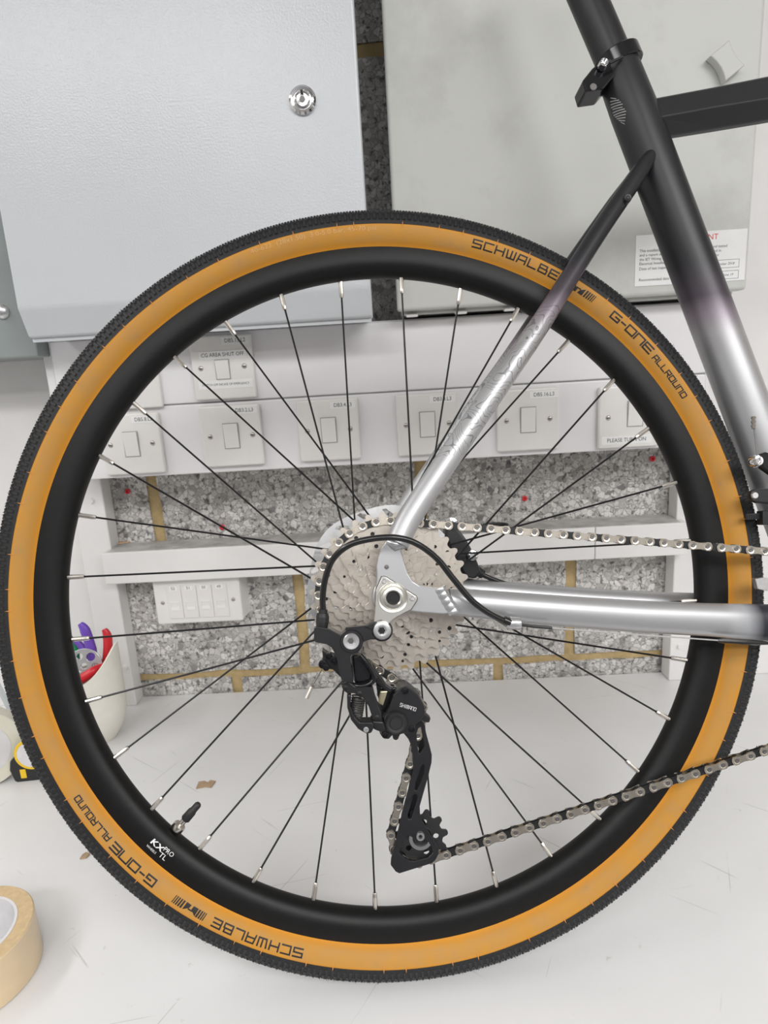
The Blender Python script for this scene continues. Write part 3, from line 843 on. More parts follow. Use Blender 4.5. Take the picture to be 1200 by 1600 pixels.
bp(MB().lathe([(-63.5, 8), (-66.5, 8), (-66.5, 15), (-65.5, 16.5), (-63.5, 16.5)], seg=36, closed=True), 'lockring', 'steel_brushed', CAS, smooth=True)

# ---- chain
r31 = 12.7 / (2 * math.sin(PI / 31)); YCH = YSP[9]
PU = L(621, 1112, -28.3); PL = L(657, 1308, -28.3)
RPU = 12.7 / (2 * math.sin(PI / 11))
E1 = L(1215, 863, -43.5); E2 = L(1215, 1165, -42)
nodes = [(E1, 0.0), ((0, 0), r31), (PU, -RPU), ((PL[0] - 3.4, PL[1] + 1.5), RPU), (E2, 0.0)]
tang = []
for (c1, r1), (c2, r2) in zip(nodes[:-1], nodes[1:]):
    dv = Vector(c2) - Vector(c1); D = dv.length
    th = math.atan2(dv.y, dv.x) - math.asin((r2 - r1) / D)
    nl = Vector((-math.sin(th), math.cos(th)))
    tang.append((Vector(c1) - nl * r1, Vector(c2) - nl * r2))
path = []
yset = [-43.5, YCH, YCH, YCH, -42.0]
def addline(a, c, ya, yb, n=40):
    for k in range(n): 
        t = k / n; p = a.lerp(c, t); path.append(Vector((p.x, ya + (yb - ya) * t, p.y)))
def addarc(c, r, p, q):
    c = Vector(c); a0 = math.atan2((p - c).y, (p - c).x); a1 = math.atan2((q - c).y, (q - c).x)
    if r > 0:
        while a1 < a0: a1 += 2 * PI
    else:
        while a1 > a0: a1 -= 2 * PI
    n = max(4, int(abs(a1 - a0) / .04))
    for k in range(n):
        a = a0 + (a1 - a0) * k / n; path.append(Vector((c.x + abs(r) * math.cos(a), YCH, c.y + abs(r) * math.sin(a))))
for i in range(4):
    addline(tang[i][0], tang[i][1], yset[i], yset[i + 1])
    if i < 3: addarc(nodes[i + 1][0], nodes[i + 1][1], tang[i][1], tang[i + 1][0])
path.append(Vector((tang[3][1].x, -42.0, tang[3][1].y)))
pins = [path[0]]; last = path[0]; k = 1
while k < len(path):
    if (path[k] - last).length >= 12.7:
        a, c = path[k - 1], path[k]
        lo, hi = 0.0, 1.0
        for _ in range(20):
            mid_ = (lo + hi) / 2
            if (a.lerp(c, mid_) - last).length < 12.7: lo = mid_
            else: hi = mid_
        last = a.lerp(c, hi); pins.append(last)
    else: k += 1
CH = sub('chain', BK)
def fig8(rr, wst, n=10):
    pts = []
    for i in range(n + 1):
        a = PI / 2 + 0.5 + (PI - 1.0) * i / n; pts.append((-6.35 + rr * math.cos(a), rr * math.sin(a)))
    pts.append((0, -wst))
    for i in range(n + 1):
        a = -PI / 2 + 0.5 + (PI - 1.0) * i / n; pts.append((6.35 + rr * math.cos(a), rr * math.sin(a)))
    pts.append((0, wst))
    return pts
om = MB()
for s_ in (-1, 1):
    y0, y1 = (-3.1, -2.15) if s_ < 0 else (2.15, 3.1)
    om.prism(fig8(4.35, 2.7), y0, y1)
for x in (-6.35, 6.35):
    om.lathe([(-3.28, 0), (-3.5, 0.9), (-3.45, 1.9), (-3.1, 2.0)], (x, 0), 12, mi=1)
    om.lathe([(-3.13, 2.0), (-3.35, 2.9), (-3.35, 3.7), (-3.1, 3.9)], (x, 0), 14, closed=True)
    om.lathe([(3.0, 1.9), (3.4, 1.9), (3.5, 0)], (x, 0), 10, mi=1)
om_me = mesh(om.v, om.f, False, om.m); [om_me.materials.append(MAT[q]) for q in ('chain_plate', 'pin_grey')]
im = MB()
for y0, y1 in ((-2.05, -1.25), (1.25, 2.05)):
    im.prism(fig8(4.25, 3.1), y0, y1)
for x in (-6.35, 6.35):
    im.lathe([(-1.3, 0), (-1.3, 3.85), (1.3, 3.85), (1.3, 0)], (x, 0), 14)
im_me = mesh(im.v, im.f, False); im_me.materials.append(MAT['chain_dark'])
for i, (a, c) in enumerate(zip(pins[:-1], pins[1:])):
    d = c - a; mid_ = (a + c) / 2
    o = bpy.data.objects.new('outer_link' if i % 2 else 'inner_link', om_me if i % 2 else im_me)
    COL.objects.link(o); o.parent = CH
    o.location = mid_ * S
    o.rotation_euler = (0, -math.atan2(d.z, d.x), math.atan2(d.y, math.hypot(d.x, d.z)) * (1 if d.x >= 0 else -1) * (1 if abs(d.y) > .05 else 0))

# ---- frame
def LL(pts, y): return [L(u, v, y) for u, v in pts]
# seat tube axis fitted from its two edges
def edge_axis(le, re, y=0):
    a, c = L(*le, y), L(*re, y)
    return a, c
st_top = Vector((249.0 + 1.5, 0, 503.0)); st_bot = Vector((398.0, 0, 8.0))
ax = Vector((0.2936, 0, -1)).normalized()
# edge points: left edge x = 248.4 at z 429.6, 316.8 at z 196.6 ; horizontal width 44.5
def stx(z): return 248.4 + (429.6 - z) * 0.2936 + 22.3
stz = [z for z in (492, 480, 440, 300, 150, 20)]
seat_tube = bp(MB().tube([(stx(z), 0, z) for z in stz], [18.6, 20.0, 21.2, 21.3, 21.3, 21.3], 40), 'seat_tube', 'frame_fade', smooth=True)
lg = MB()
for k in range(11):
    lgz = 448 - k * 2.4; hw = (2.5, 4.5, 5.5, 6.2, 5.2, 6.4, 6.8, 5.6, 4.4, 3.0, 1.6)[k]
    for j in range(4):
        a0 = D2(-157) + (j - 2) * hw / 2 / 21.4; a1 = a0 + hw / 2 / 21.4
        vs = []
        for aa, zz in ((a0, lgz - j * 1.0), (a1, lgz - (j + 1) * 1.0), (a1, lgz - (j + 1) * 1.0 + 1.0), (a0, lgz - j * 1.0 + 1.0)):
            vs.append((stx(zz) + 21.45 * math.cos(aa) / 0.9595, 21.45 * math.sin(aa), zz))
        lg.add(vs, [(0, 1, 2, 3)])
bp(lg, 'tube_badge', 'print_grey', seat_tube)
px0 = L(918, 0, 0); 
pp = [L(919, 0, 0), L(949.5, 71, 0)]
pd = (Vector(pp[1]) - Vector(pp[0])).normalized()
post_pts = [Vector(pp[0]) - pd * 130, Vector(pp[0]), Vector(pp[1]), Vector(pp[1]) + pd * 60]
bp(MB().tube([(p.x, 0, p.y) for p in post_pts], 16.9, 36), 'seat_post', 'derailleur_black', smooth=True)
# seat clamp
cc = L(966, 98, 0); cdir = Vector((pd.x, 0, pd.y))
def clampring(r0, r1, h):
    mb = MB(); c = Vector((cc[0], 0, cc[1]))
    pts = [c - cdir * h, c - cdir * (h - 1), c + cdir * (h - 1), c + cdir * h]
    mb.tube(pts, [r1 - 1, r1, r1, r1 - 1], 40); return mb
clamp = bp(clampring(18, 21.6, 7.0), 'seat_clamp', 'derailleur_gloss', smooth=True)
ear = LL([(939, 98), (958, 100), (962, 118), (942, 141), (914, 145), (909, 128), (925, 108)], -12)
bp(MB().prism(ear, -14, 10), 'clamp_ear', 'derailleur_gloss', clamp, bev=1.5)
bo_ = L(942, 101, -18)
bp(MB().lathe([(-18.5, 2.1), (-18.5, 2.6), (-21.5, 4.0), (-15, 4.2)], bo_, 16).lathe([(-18.2, 0), (-18.2, 2.4)], bo_, 6), 'clamp_bolt', 'chrome', clamp, smooth=True)
b2 = L(927, 136, -14); bp(MB().lathe([(-14.6, 0), (-14.6, 3.2), (-13.8, 3.4)], b2, 14), 'clamp_recess', 'pin_grey', clamp, smooth=True)
sl = LL([(952, 96), (973, 86), (975, 89), (954, 99)], -23)
bp(MB().prism(sl, -23.0, -21.5), 'clamp_slot', 'hole_black', clamp)
# top tube: upper facet and lower facet meeting in a crease on the near side
tt = MB(); secs = []
for (ut, vt, um, vm_, ub, vb) in ((990, 160, 995, 190, 1000, 222), (1025, 155, 1033, 184, 1040, 213), (1110, 139, 1113, 169, 1116, 201), (1200, 121, 1200, 155, 1200, 187), (1290, 103, 1288, 140, 1285, 173)):
    a = L(ut, vt, -6); c = L(um, vm_, -17); e = L(ub, vb, -3)
    secs.append([(a[0], 8, a[1]), (a[0], -8, a[1]), (a[0], -13.5, a[1] - 4), (c[0], -18, c[1]), (e[0], -3, e[1]), (e[0], 3, e[1]), (c[0], 18, c[1]), (a[0], 13.5, a[1] - 4)])
n = len(secs[0]); v = [p for s_ in secs for p in s_]; f = []
for i in range(len(secs) - 1):
    for k in range(n): f.append((i * n + k, i * n + (k + 1) % n, (i + 1) * n + (k + 1) % n, (i + 1) * n + k))
f += [tuple(range(n)), tuple(range((len(secs) - 1) * n, len(secs) * n))]
bp(tt.add(v, f), 'top_tube', 'frame_fade', bev=1.2, seg=3, ang=18)
# seat stays
def stay_path(mirror=False):
    pts = []
    for (u, v, y, rr) in ((620, 850, -74, 9.8), (640.5, 808, -70, 10.0), (693, 728, -64, 10.0), (775, 607, -55, 9.8), (838.5, 515, -48, 9.2), (893, 429, -40, 8.2), (943, 351, -32, 8.2), (991, 281, -23, 8.0), (1012, 250, -16, 6.5), (1026, 230, -9, 4.5)):
        a = L(u, v, y); pts.append((a[0], y if not mirror else -y, a[1], rr))
    return pts
for mir in (False, True):
    sp_ = stay_path(mir)
    P = spline([p[:3] for p in sp_], 6); Rr = []
    for i in range(len(P)):
        t = i / 6; k = min(int(t), len(sp_) - 2); Rr.append(sp_[k][3] + (sp_[k + 1][3] - sp_[k][3]) * (t - k))
    stay = bp(MB().tube(P, Rr, 20), 'seat_stay', 'frame_fade_contour', smooth=True)
    if not mir:
        eb = L(977, 314, -32)
        bp(MB().lathe([(-37, 0), (-37, 1.4), (-38.2, 1.8), (-38.4, 3.0), (-37.4, 3.7), (-28, 3.9)], eb, 16), 'eyelet_boss', 'frame_fade', stay, smooth=True)
        bp(MB().lathe([(-38.5, 0), (-38.4, 1.5), (-37.5, 1.6)], eb, 10), 'eyelet_hole', 'hole_black', stay)
# chain stays
def chain_stay(mirror):
    pts = []; rr = []
    for (u, v1, v2, y, ry) in ((700, 919, 960, -70, 7.5), (740, 921, 965, -68, 9.5), (800, 925, 972, -64, 10), (900, 932, 981, -58, 10), (1000, 938, 989, -54, 10), (1100, 942, 994, -50, 10), (1200, 944, 1002, -47, 10), (1270, 947, 1008, -44, 10)):
        a = L(u, v1, y); c = L(u, v2, y)
        pts.append(((a[0] + c[0]) / 2, -y if mirror else y, (a[1] + c[1]) / 2)); rr.append((ry, abs(a[1] - c[1]) / 2))
    return MB().tube(pts, rr, 24, up=(0, 1, 0))
bp(chain_stay(False), 'chain_stay', 'frame_silver', smooth=True)
bp(chain_stay(True), 'chain_stay', 'frame_silver', smooth=True)
# dropout plate
Z3 = lambda X, Y: (460 + X / 3, 760 + Y / 3)
dro = LL([Z3(*q) for q in [(430, 255), (408, 290), (392, 335), (384, 375), (386, 430), (376, 520), (385, 575), (480, 600), (545, 584), (600, 590), (700, 597), (735, 592), (700, 520), (690, 478), (640, 474), (590, 466), (555, 445), (530, 405), (512, 350), (498, 290), (520, 255)]], -77)
drop = bp(MB().prism(dro, -79, -71), 'dropout', 'frame_silver', bev=1.6, seg=3)
bp(MB().lathe([(-79.3, 0), (-79.2, 1.9), (-78.5, 2.0)], L(604, 886, -79), 14), 'mount_hole', 'pin_grey', drop)
dr2 = LL([Z3(*q) for q in [(430, 255), (392, 335), (384, 375), (376, 520), (480, 600), (735, 592), (690, 478), (590, 466), (530, 405), (498, 290)]], -77)
bp(MB().prism(dr2, 70, 78), 'dropout', 'frame_silver', bev=1.6)
wl = [L3(u, v, -77) for u, v in ((687, 918), (690, 925), (695, 934), (700, 943), (706, 952), (709, 958))]
WP = spline(wl, 8)
bp(MB().tube(WP, [(3.6 + 0.35 * abs(math.sin(i * PI / 8)), 5.0 + 0.4 * abs(math.sin(i * PI / 8))) for i in range(len(WP))], 14), 'weld_bead', 'weld_silver', smooth=True)
bp(MB().tube([L3(605, 846, -76), L3(618, 852, -77), L3(632, 850, -76)], [3.5, 5.5, 3.5], 12), 'weld_bead', 'weld_silver', smooth=True)
Z7 = lambda X, Y: (560 + X / 7.5, 860 + Y / 7.5)
hg = LL([Z7(*q) for q in [(275, 312), (305, 308), (330, 318), (672, 538), (686, 560), (680, 590), (615, 690), (470, 760), (405, 805), (372, 845), (350, 930), (200, 930), (182, 862), (196, 700), (203, 560), (205, 470), (235, 400)]], -82)
bp(MB().prism(LL([Z7(*q) for q in [(265, 300), (305, 296), (340, 310), (684, 530), (698, 560), (690, 595), (622, 700), (470, 760), (200, 800), (196, 560), (198, 460)]], -79.4), -79.35, -78.5), 'hanger_outline_plate', 'pin_grey', drop)  # thin dark plate added to draw the dark recess line round the hanger
hang = bp(MB().prism(hg, -83, -79.2), 'derailleur_hanger', 'hanger_alloy', drop, bev=0.8, seg=2)
ac = L(614, 934, -84)
bp(MB().lathe([(-83, 12.2), (-84.6, 11.8), (-83.8, 10.0), (-83.6, 9.4), (-86.4, 8.6), (-86.8, 6.6), (-86.0, 5.6), (-82, 5.4)], ac, 40), 'thru_axle_ring', 'hanger_alloy', drop, smooth=True)
bp(MB().lathe([(-83.8, 0), (-83.8, 5.6), (-83, 5.7)], ac, 24).lathe([(-84.2, 2.6), (-83.7, 2.7)], ac, 6), 'axle_socket', 'hole_black', drop)
for q in ((305, 365), (632, 567)):
    c = L(*Z7(*q), -83.5)
    bp(MB().lathe([(-83.6, 0), (-83.6, 1.2), (-84.0, 1.6), (-83, 2.1)], c, 12), 'hanger_screw', 'steel_brushed', drop, smooth=True)

# ---- rear derailleur
RD = sub('rear_derailleur', BK)
Z48 = lambda q: (470 + q[0] / 4.8, 940 + q[1] / 4.8)
Z5 = lambda q: (560 + q[0] / 5.0, 1080 + q[1] / 5.0)
def rd(name, pts, z, y0, y1, mat='derailleur_black', holes=(), bev=1.2, tilt=None, seg=3):
    o = [L(*z(q), y0) for q in pts]; h = [[L(*z(q), y0) for q in hh] for hh in holes]
    return bp(MB().prism(o, y0, y1, h, tilt=tilt), name, mat, RD, bev=bev, seg=seg)
rd('hanger_link', [(335, 195), (480, 182), (520, 165), (560, 150), (640, 150), (660, 270), (590, 285), (520, 285), (480, 300), (440, 330), (330, 250)], Z48, -85, -80, bev=1.2)
def disc(name, px, y, prof, mat, seg=28, par=None):
    c = L(px[0], px[1], y)
    return bp(MB().lathe([(y + a, r) for a, r in prof], c, seg), name, mat, par or RD, smooth=True)
disc('hanger_bolt_collar', Z48((610, 220)), -85, [(0, 0), (0, 8.2), (1, 8.6), (4, 8.6)], 'derailleur_gloss')
disc('hanger_bolt', Z48((610, 218)), -87, [(0.6, 0), (0.6, 3.0), (-0.6, 3.3), (-0.8, 4.6), (-0.3, 6.8), (1.6, 7.6), (2.5, 7.6)], 'steel_brushed')
disc('hanger_bolt_socket', Z48((608, 218)), -87, [(0.3, 0), (0.3, 2.9), (0.8, 2.95)], 'hole_black', 6)
rd('upper_knuckle', [(98, 205), (130, 190), (215, 205), (300, 250), (340, 215), (400, 215), (450, 260), (460, 330), (430, 385), (370, 405), (375, 470), (390, 560), (395, 610), (330, 600), (305, 590), (285, 500), (262, 400), (230, 345), (190, 320), (110, 305), (98, 280)], Z48, -86, -72, bev=2.2)
disc('pivot_collar', Z48((380, 300)), -86, [(-0.6, 0), (-0.6, 8.6), (0.4, 9.4), (6, 9.4)], 'derailleur_black', 32)
disc('pivot_bolt', Z48((378, 300)), -88.5, [(1.6, 0), (1.6, 2.6), (0.2, 3.0), (0, 5.6), (0.6, 6.3), (2, 6.4)], 'steel_brushed')
disc('pivot_bolt_socket', Z48((376, 298)), -88.5, [(1.4, 0), (1.4, 2.4), (1.8, 2.5)], 'pin_grey', 6)
# inner knuckle / mechanism behind
rd('inner_knuckle', [(160, 365), (200, 395), (260, 410), (300, 440), (330, 590), (290, 560), (240, 510), (170, 500), (150, 460), (165, 420)], Z48, -58, -44, bev=1.5)
for q, r in (((165, 470), 3.6), ((210, 410), 3.0), ((250, 440), 3.4), ((190, 495), 2.8)):
    disc('limit_screw', Z48(q), -62, [(0, 0), (0, r * .5), (-0.8, r * .6), (-0.6, r), (4, r)], 'derailleur_gloss', 14)
rd('link_body', [(375, 400), (440, 400), (500, 470), (545, 540), (540, 600), (480, 630), (400, 615), (385, 520)], Z48, -66, -50, 'derailleur_gloss', bev=2.5)
c_ = [L3(*Z48(q), -70) for q in ((440, 400), (500, 470), (545, 545), (548, 585), (500, 622), (420, 632), (340, 612), (318, 632))]
bp(MB().tube(spline(c_, 6), 2.4, 10), 'link_rim', 'derailleur_gloss', RD, smooth=True)
rd('outer_link_arm', [(305, 640), (318, 605), (350, 592), (420, 640), (500, 640), (540, 640), (555, 700), (580, 770), (605, 830), (608, 880), (570, 895), (535, 870), (510, 790), (470, 725), (400, 690), (350, 690), (320, 670)], Z48, -74, -67, bev=1.8)
for q in ((440, 693), (572, 872), (335, 648)):
    disc('arm_rivet', Z48(q), -74.4, [(0, 0), (0, 1.4), (0.3, 2.1), (1, 2.2)], 'hole_black', 12)
rd('spring_cradle', [(345, 690), (380, 690), (372, 780), (400, 850), (450, 905), (545, 905), (548, 950), (530, 990), (490, 995), (430, 960), (375, 890), (348, 800)], Z48, -68, -52, bev=1.8)
disc('cradle_screw', Z48((490, 962)), -69, [(0, 0), (0, 1.2), (-0.4, 1.5), (-0.3, 2.2), (1, 2.4)], 'steel_brushed', 16)
sp_ = []
s0 = Vector(L3(*Z48((435, 712)), -60)); s1 = Vector(L3(*Z48((412, 855)), -60)); sd = (s1 - s0)
tx = Vector((sd.z, 0, -sd.x)).normalized()
for i in range(8 * 14 + 1):
    t = i / (8 * 14); a = 2 * PI * 8 * t
    sp_.append(s0 + sd * t + tx * (5.2 * math.cos(a)) + Vector((0, 1, 0)) * (5.2 * math.sin(a)))
bp(MB().tube(sp_, 0.85, 6), 'return_spring', 'pin_grey', RD, smooth=True)
rd('lower_link', [(520, 890), (560, 895), (620, 900), (640, 960), (610, 985), (545, 960)], Z48, -62, -46, bev=1.5)
rd('inner_link_arm', [(545, 470), (570, 520), (640, 620), (690, 650), (680, 690), (640, 680), (560, 600), (520, 560)], Z48, -52, -46, bev=1.2)
rd('mechanism_plate', [(560, 600), (640, 660), (720, 640), (700, 760), (640, 840), (600, 820), (575, 700)], Z48, -46, -40, 'derailleur_gloss', bev=1)
rd('brass_stop', [(598, 672), (655, 668), (640, 720), (618, 785), (580, 760)], Z48, -52, -48, 'brass', bev=0.8)
cl = rd('clutch_body', [(695, 700), (745, 648), (790, 632), (830, 655), (880, 700), (915, 760), (932, 800), (930, 850), (905, 890), (860, 925), (845, 980), (800, 990), (760, 985), (690, 1000), (660, 1032), (625, 1030), (600, 1005), (605, 960), (630, 880), (650, 830), (670, 770)], Z48, -58, -36, bev=3.4, seg=4)
disc('clutch_cap', Z48((712, 910)), -60, [(-2.6, 0), (-2.6, 4.6), (-1.8, 5.4), (-2.2, 7.5), (-0.8, 9.4), (1.5, 10.0), (4, 10.0)], 'resin_black', 36)
for q in ((785, 672), (632, 1002), (832, 960)):
    disc('clutch_screw', Z48(q), -59, [(0.4, 0), (0.4, 1.3), (-0.6, 1.7), (-0.4, 2.7), (2, 3.0)], 'derailleur_gloss', 14)
# lettering on the clutch cover
q, wd = strokes('SHIMANO', 3.2, 2.3, 0.85, 0.42)
o0 = Vector(L(*Z48((742, 785)), -58.4)); o1 = Vector(L(*Z48((860, 822)), -58.4)); e1 = (o1 - o0); k = e1.length / wd; e1.normalize(); e2 = Vector((-e1.y, e1.x))
mb = MB()
for qq in q:
    mb.add([(*(o0 + e1 * p.x * k + e2 * p.y * k * 1.2),) for p in qq] and [((o0 + e1 * p.x * k + e2 * p.y * k * 1.2).x, -58.25, (o0 + e1 * p.x * k + e2 * p.y * k * 1.2).y) for p in qq], [(0, 1, 2, 3)])
bp(mb, 'cover_lettering', 'print_white', RD)
rd('clutch_lever', [(915, 850), (940, 845), (975, 875), (965, 908), (940, 908), (900, 885)], Z48, -52, -44, bev=1)
# cage
cage = [(345, 320), (400, 300), (440, 255), (500, 235), (515, 250), (530, 330), (552, 410), (575, 500), (572, 560), (548, 660), (520, 760), (480, 900), (482, 960), (495, 1010), (545, 1090), (590, 1160), (628, 1230), (628, 1270), (610, 1310), (580, 1345), (320, 1426), (290, 1410), (252, 1360), (255, 1310), (285, 1200), (330, 1000), (355, 900), (400, 760), (428, 610), (425, 500), (410, 420), (390, 375)]
h1 = [(492, 580), (445, 720), (440, 770), (455, 778), (478, 740), (515, 640), (518, 580), (505, 572)]
h2 = [(430, 815), (385, 975), (392, 1000), (412, 998), (425, 960), (460, 850), (462, 812), (445, 806)]
h3 = [(455, 330), (458, 400), (468, 478), (480, 488), (515, 430), (500, 330), (490, 280), (470, 290)]
h4 = [(345, 1160), (320, 1262), (345, 1290), (395, 1325), (440, 1328), (545, 1300), (585, 1260), (575, 1225), (545, 1175), (520, 1160), (490, 1180), (450, 1175), (415, 1140), (385, 1125)]
rd('cage_outer', cage, Z5, -35.6, -33.4, 'derailleur_black', holes=[list(reversed(h)) for h in (h1, h2, h3, h4)], bev=0.7)
cin = [(470, 240), (510, 240), (530, 330), (552, 410), (572, 520), (548, 660), (500, 800), (470, 920), (495, 1010), (560, 1110), (600, 1200), (590, 1290), (420, 1350), (330, 1330), (300, 1290), (345, 1000), (400, 800), (440, 560), (440, 400)]
bp(MB().prism([L(*Z5(q), -34) for q in cin], -22.6, -20.8), 'cage_inner', 'derailleur_black', RD, bev=0.5)
for nmx, c, tf in (('guide_pulley', PU, 0.0), ('tension_pulley', PL, 0.1)):
    g, rp_ = gear(11, tip=1.8, root=3.6, phase=tf)
    hl = [circ(c[0] + 13.6 * math.cos(a), c[1] + 13.6 * math.sin(a), 2.6, 8, flip=True) for a in [2 * PI * i / 5 for i in range(5)]]
    bp(MB().prism([(c[0] + x, c[1] + z) for x, z in g], YCH - 1.1, YCH + 1.1, hl), nmx, 'resin_black', RD, bev=0.4, seg=2)
    bp(MB().lathe([(YCH - 2.6, 7.2), (YCH - 2.6, 10.2), (YCH - 1, 10.2), (YCH - 1, 7.2)], c, 28, closed=True), 'bearing_seal', 'chrome' if nmx == 'tension_pulley' else 'resin_black', RD, smooth=True)
disc('pulley_bolt', (657, 1307.5), -37.2, [(0.6, 0), (0.6, 1.6), (-0.4, 1.9), (-0.4, 3.4), (0.6, 3.9), (2, 3.9)], 'steel_brushed', 20)
disc('pulley_bolt_socket', (657, 1307.5), -37.2, [(0.3, 0), (0.3, 1.5), (0.7, 1.6)], 'hole_black', 6)
# barrel adjuster and cable clamp bits
ba = [L3(504, 958, -80), L3(504, 964, -80), L3(503.5, 972, -80), L3(503, 983, -80)]
bp(MB().tube(ba, [4.6, 5.2, 5.2, 4.4], 12), 'barrel_adjuster', 'resin_black', RD)
bp(MB().tube([L3(505, 952, -80), L3(504, 960, -80)], 3.5, 12), 'ferrule', 'resin_black', RD, smooth=True)
ce = [L3(503, 1045, -52), L3(495, 1060, -54), L3(486, 1075, -55)]
bp(MB().tube(ce, 0.6, 6), 'cable_end', 'pin_grey', RD, smooth=True)
bp(MB().tube([L3(487, 1073, -55), L3(479, 1091, -56)], [1.6, 1.9], 8), 'cable_crimp', 'nickel', RD, smooth=True)

# ---- cables
hs = spline([L3(505, 955, -80), L3(504, 935, -82), L3(508, 905, -86), L3(520, 874, -90), L3(545, 852, -94), L3(580, 842, -97), L3(618, 840, -98), L3(650, 849, -96), L3(682, 872, -92), L3(708, 904, -89), L3(735, 936, -86), L3(762, 957, -84), L3(790, 971, -80)], 7)
hou = bp(MB().tube(hs, 2.55, 12), 'shift_cable_housing', 'cable_black', smooth=True)
bp(MB().tube([L3(787, 968.5, -80), L3(797, 973, -80)], 3.4, 12), 'ferrule', 'cable_black', hou, smooth=True)
stp = bp(MB().tube([L3(793, 972, -78), L3(795, 973, -78), L3(811, 974, -77), L3(813, 974, -77)], [4.6, 5.2, 5.2, 4.6], 18), 'cable_stop', 'weld_silver', smooth=True)
bp(MB().tube([L3(812, 976, -77), L3(835, 979, -74), L3(862, 981, -72)], 1.35, 8), 'cable_liner', 'cable_black', stp, smooth=True)
bp(MB().tube([L3(860, 981, -72), L3(1000, 992, -66), L3(1130, 1001, -60)], 0.65, 6), 'inner_cable', 'steel_brushed', stp, smooth=True)
bp(MB().tube([L3(1122, 1001, -60), L3(1130, 1001, -60), L3(1180, 1004, -58), L3(1200, 1005, -57), L3(1240, 1012, -55)], [1.4, 2.3, 2.3, 1.4, 1.4], 8), 'cable_liner', 'cable_black', stp, smooth=True)

# ---- rear brake caliper on the far side
BC = sub('brake_caliper', BK)
yb = 62
rbz = lambda pts: [L(u, v, yb - 10) for u, v in pts]
bp(MB().prism(rbz([(697, 820), (716, 826), (728, 842), (742, 868), (752, 895), (742, 905), (725, 900), (712, 880), (702, 856), (695, 838)]), yb - 12, yb + 10), 'caliper_body', 'derailleur_black', BC, bev=2.5)
for (u, v, r) in ((706, 818, 6.6), (738, 868, 6.2)):
    c = L(u, v, yb - 14)
    bp(MB().lathe([(yb - 14, 0), (yb - 14, 2.4), (yb - 16, 3), (yb - 15.4, r - 1), (yb - 13, r), (yb - 10, r)], c, 20), 'caliper_bolt', 'chrome', BC, smooth=True)
bp(MB().tube([L3(735, 885, yb), L3(755, 898, yb)], [5.5, 4.5], 12), 'hose_boot', 'resin_black', BC, smooth=True)
bp(MB().tube(spline([L3(750, 896, yb), L3(775, 907, yb), L3(810, 917, yb + 2), L3(870, 925, yb + 2), L3(930, 935, yb)], 6), 2.6, 10), 'brake_hose', 'cable_black', BC, smooth=True)

# ---- front derailleur and cable bits on the seat tube
FD = sub('front_derailleur', BK)
fdp = lambda pts, y: [L(u, v, y) for u, v in pts]
bp(MB().prism(fdp([(1178, 712), (1195, 706), (1230, 716), (1230, 745), (1202, 742), (1188, 732)], -42), -44, -38), 'arm', 'derailleur_gloss', FD, bev=2)
c = L(1183, 720, -48); bp(MB().lathe([(-49, 0), (-49, 2.2), (-50.5, 2.6), (-50.3, 4.2), (-48, 5.4), (-44, 5.6)], c, 18), 'clamp_bolt', 'chrome', FD, smooth=True)
bp(MB().prism(fdp([(1171, 768), (1180, 764), (1230, 762), (1230, 790), (1182, 786), (1173, 782)], -42), -44, -38), 'link', 'derailleur_black', FD, bev=2)
c = L(1180, 774, -45); bp(MB().lathe([(-45.5, 0), (-45.5, 2.6), (-44, 3.2)], c, 14), 'link_pin', 'steel_brushed', FD, smooth=True)
bp(MB().tube([L3(1184, 716, -46), L3(1181, 690, -44), L3(1178, 668, -42)], 0.6, 6), 'cable_end', 'pin_grey', FD, smooth=True)
cr_ = MB()
crp = [L3(1177.5, 651 + i * 1.6, -42) for i in range(13)]
cr_.tube(crp, [1.9 + 0.45 * math.sin(i * 1.57) for i in range(13)], 10)
bp(cr_, 'cable_crimp', 'nickel', FD, smooth=True)
zt = MB().prism(fdp([(1165, 803), (1198, 801), (1198, 811), (1165, 812)], -30), -31, -29.4)
for i in range(9):
    u = 1168 + i * 3; zt.prism(fdp([(u, 804), (u + 1.4, 804), (u + 1.4, 811), (u, 811)], -31.4), -31.7, -31)
bp(zt, 'cable_tie', 'resin_black', FD)
bp(MB().prism(fdp([(1190, 798), (1230, 796), (1230, 822), (1190, 820)], -34), -36, -26), 'tie_head', 'derailleur_black', FD, bev=1)
bp(MB().prism(fdp([(1178, 904), (1192, 902), (1215, 905), (1215, 925), (1190, 922), (1182, 920)], -44), -46, -40), 'cage_tail', 'steel_brushed', FD, bev=0.8)
rg = [L3(1190 + 5.5 * math.cos(a), 609 + 6.5 * math.sin(a), -14) for a in [2 * PI * i / 20 for i in range(21)]]
bp(MB().tube(rg, 0.9, 6), 'cable_guide', 'derailleur_black', FD, smooth=True)

# ================================================================== things on the bench
# tool pot with an oblique rim
pc = Vector((-497, -128, 0)); HB = 128
pot = MB(); n = 48; v = []; f = []
def rimz(a): return 104 + 53 * ((1 + math.cos(a - 0.08)) / 2) ** 4       # the lip is cut on a slope, high on the right and back
rows = 14
for side, (r0, r1) in enumerate(((30, 54), (28, 51.5))):
    for k in range(rows + 1):
        t = k / rows
        for i in range(n):
            a = 2 * PI * i / n; zt_ = rimz(a); zb = 0 if side == 0 else 4
            z = zb + (zt_ - zb) * t; rr = r0 + (r1 - r0) * (1 - max(0.0, 1 - t / 0.42) ** 2.2)
            v.append((rr * math.cos(a), rr * math.sin(a) * .8, z))
for side in (0, 1):
    o_ = side * (rows + 1) * n
    for k in range(rows):
        for i in range(n):
            j = (i + 1) % n; f.append((o_ + k * n + i, o_ + k * n + j, o_ + (k + 1) * n + j, o_ + (k + 1) * n + i))
    f.append([o_ + i for i in range(n)])
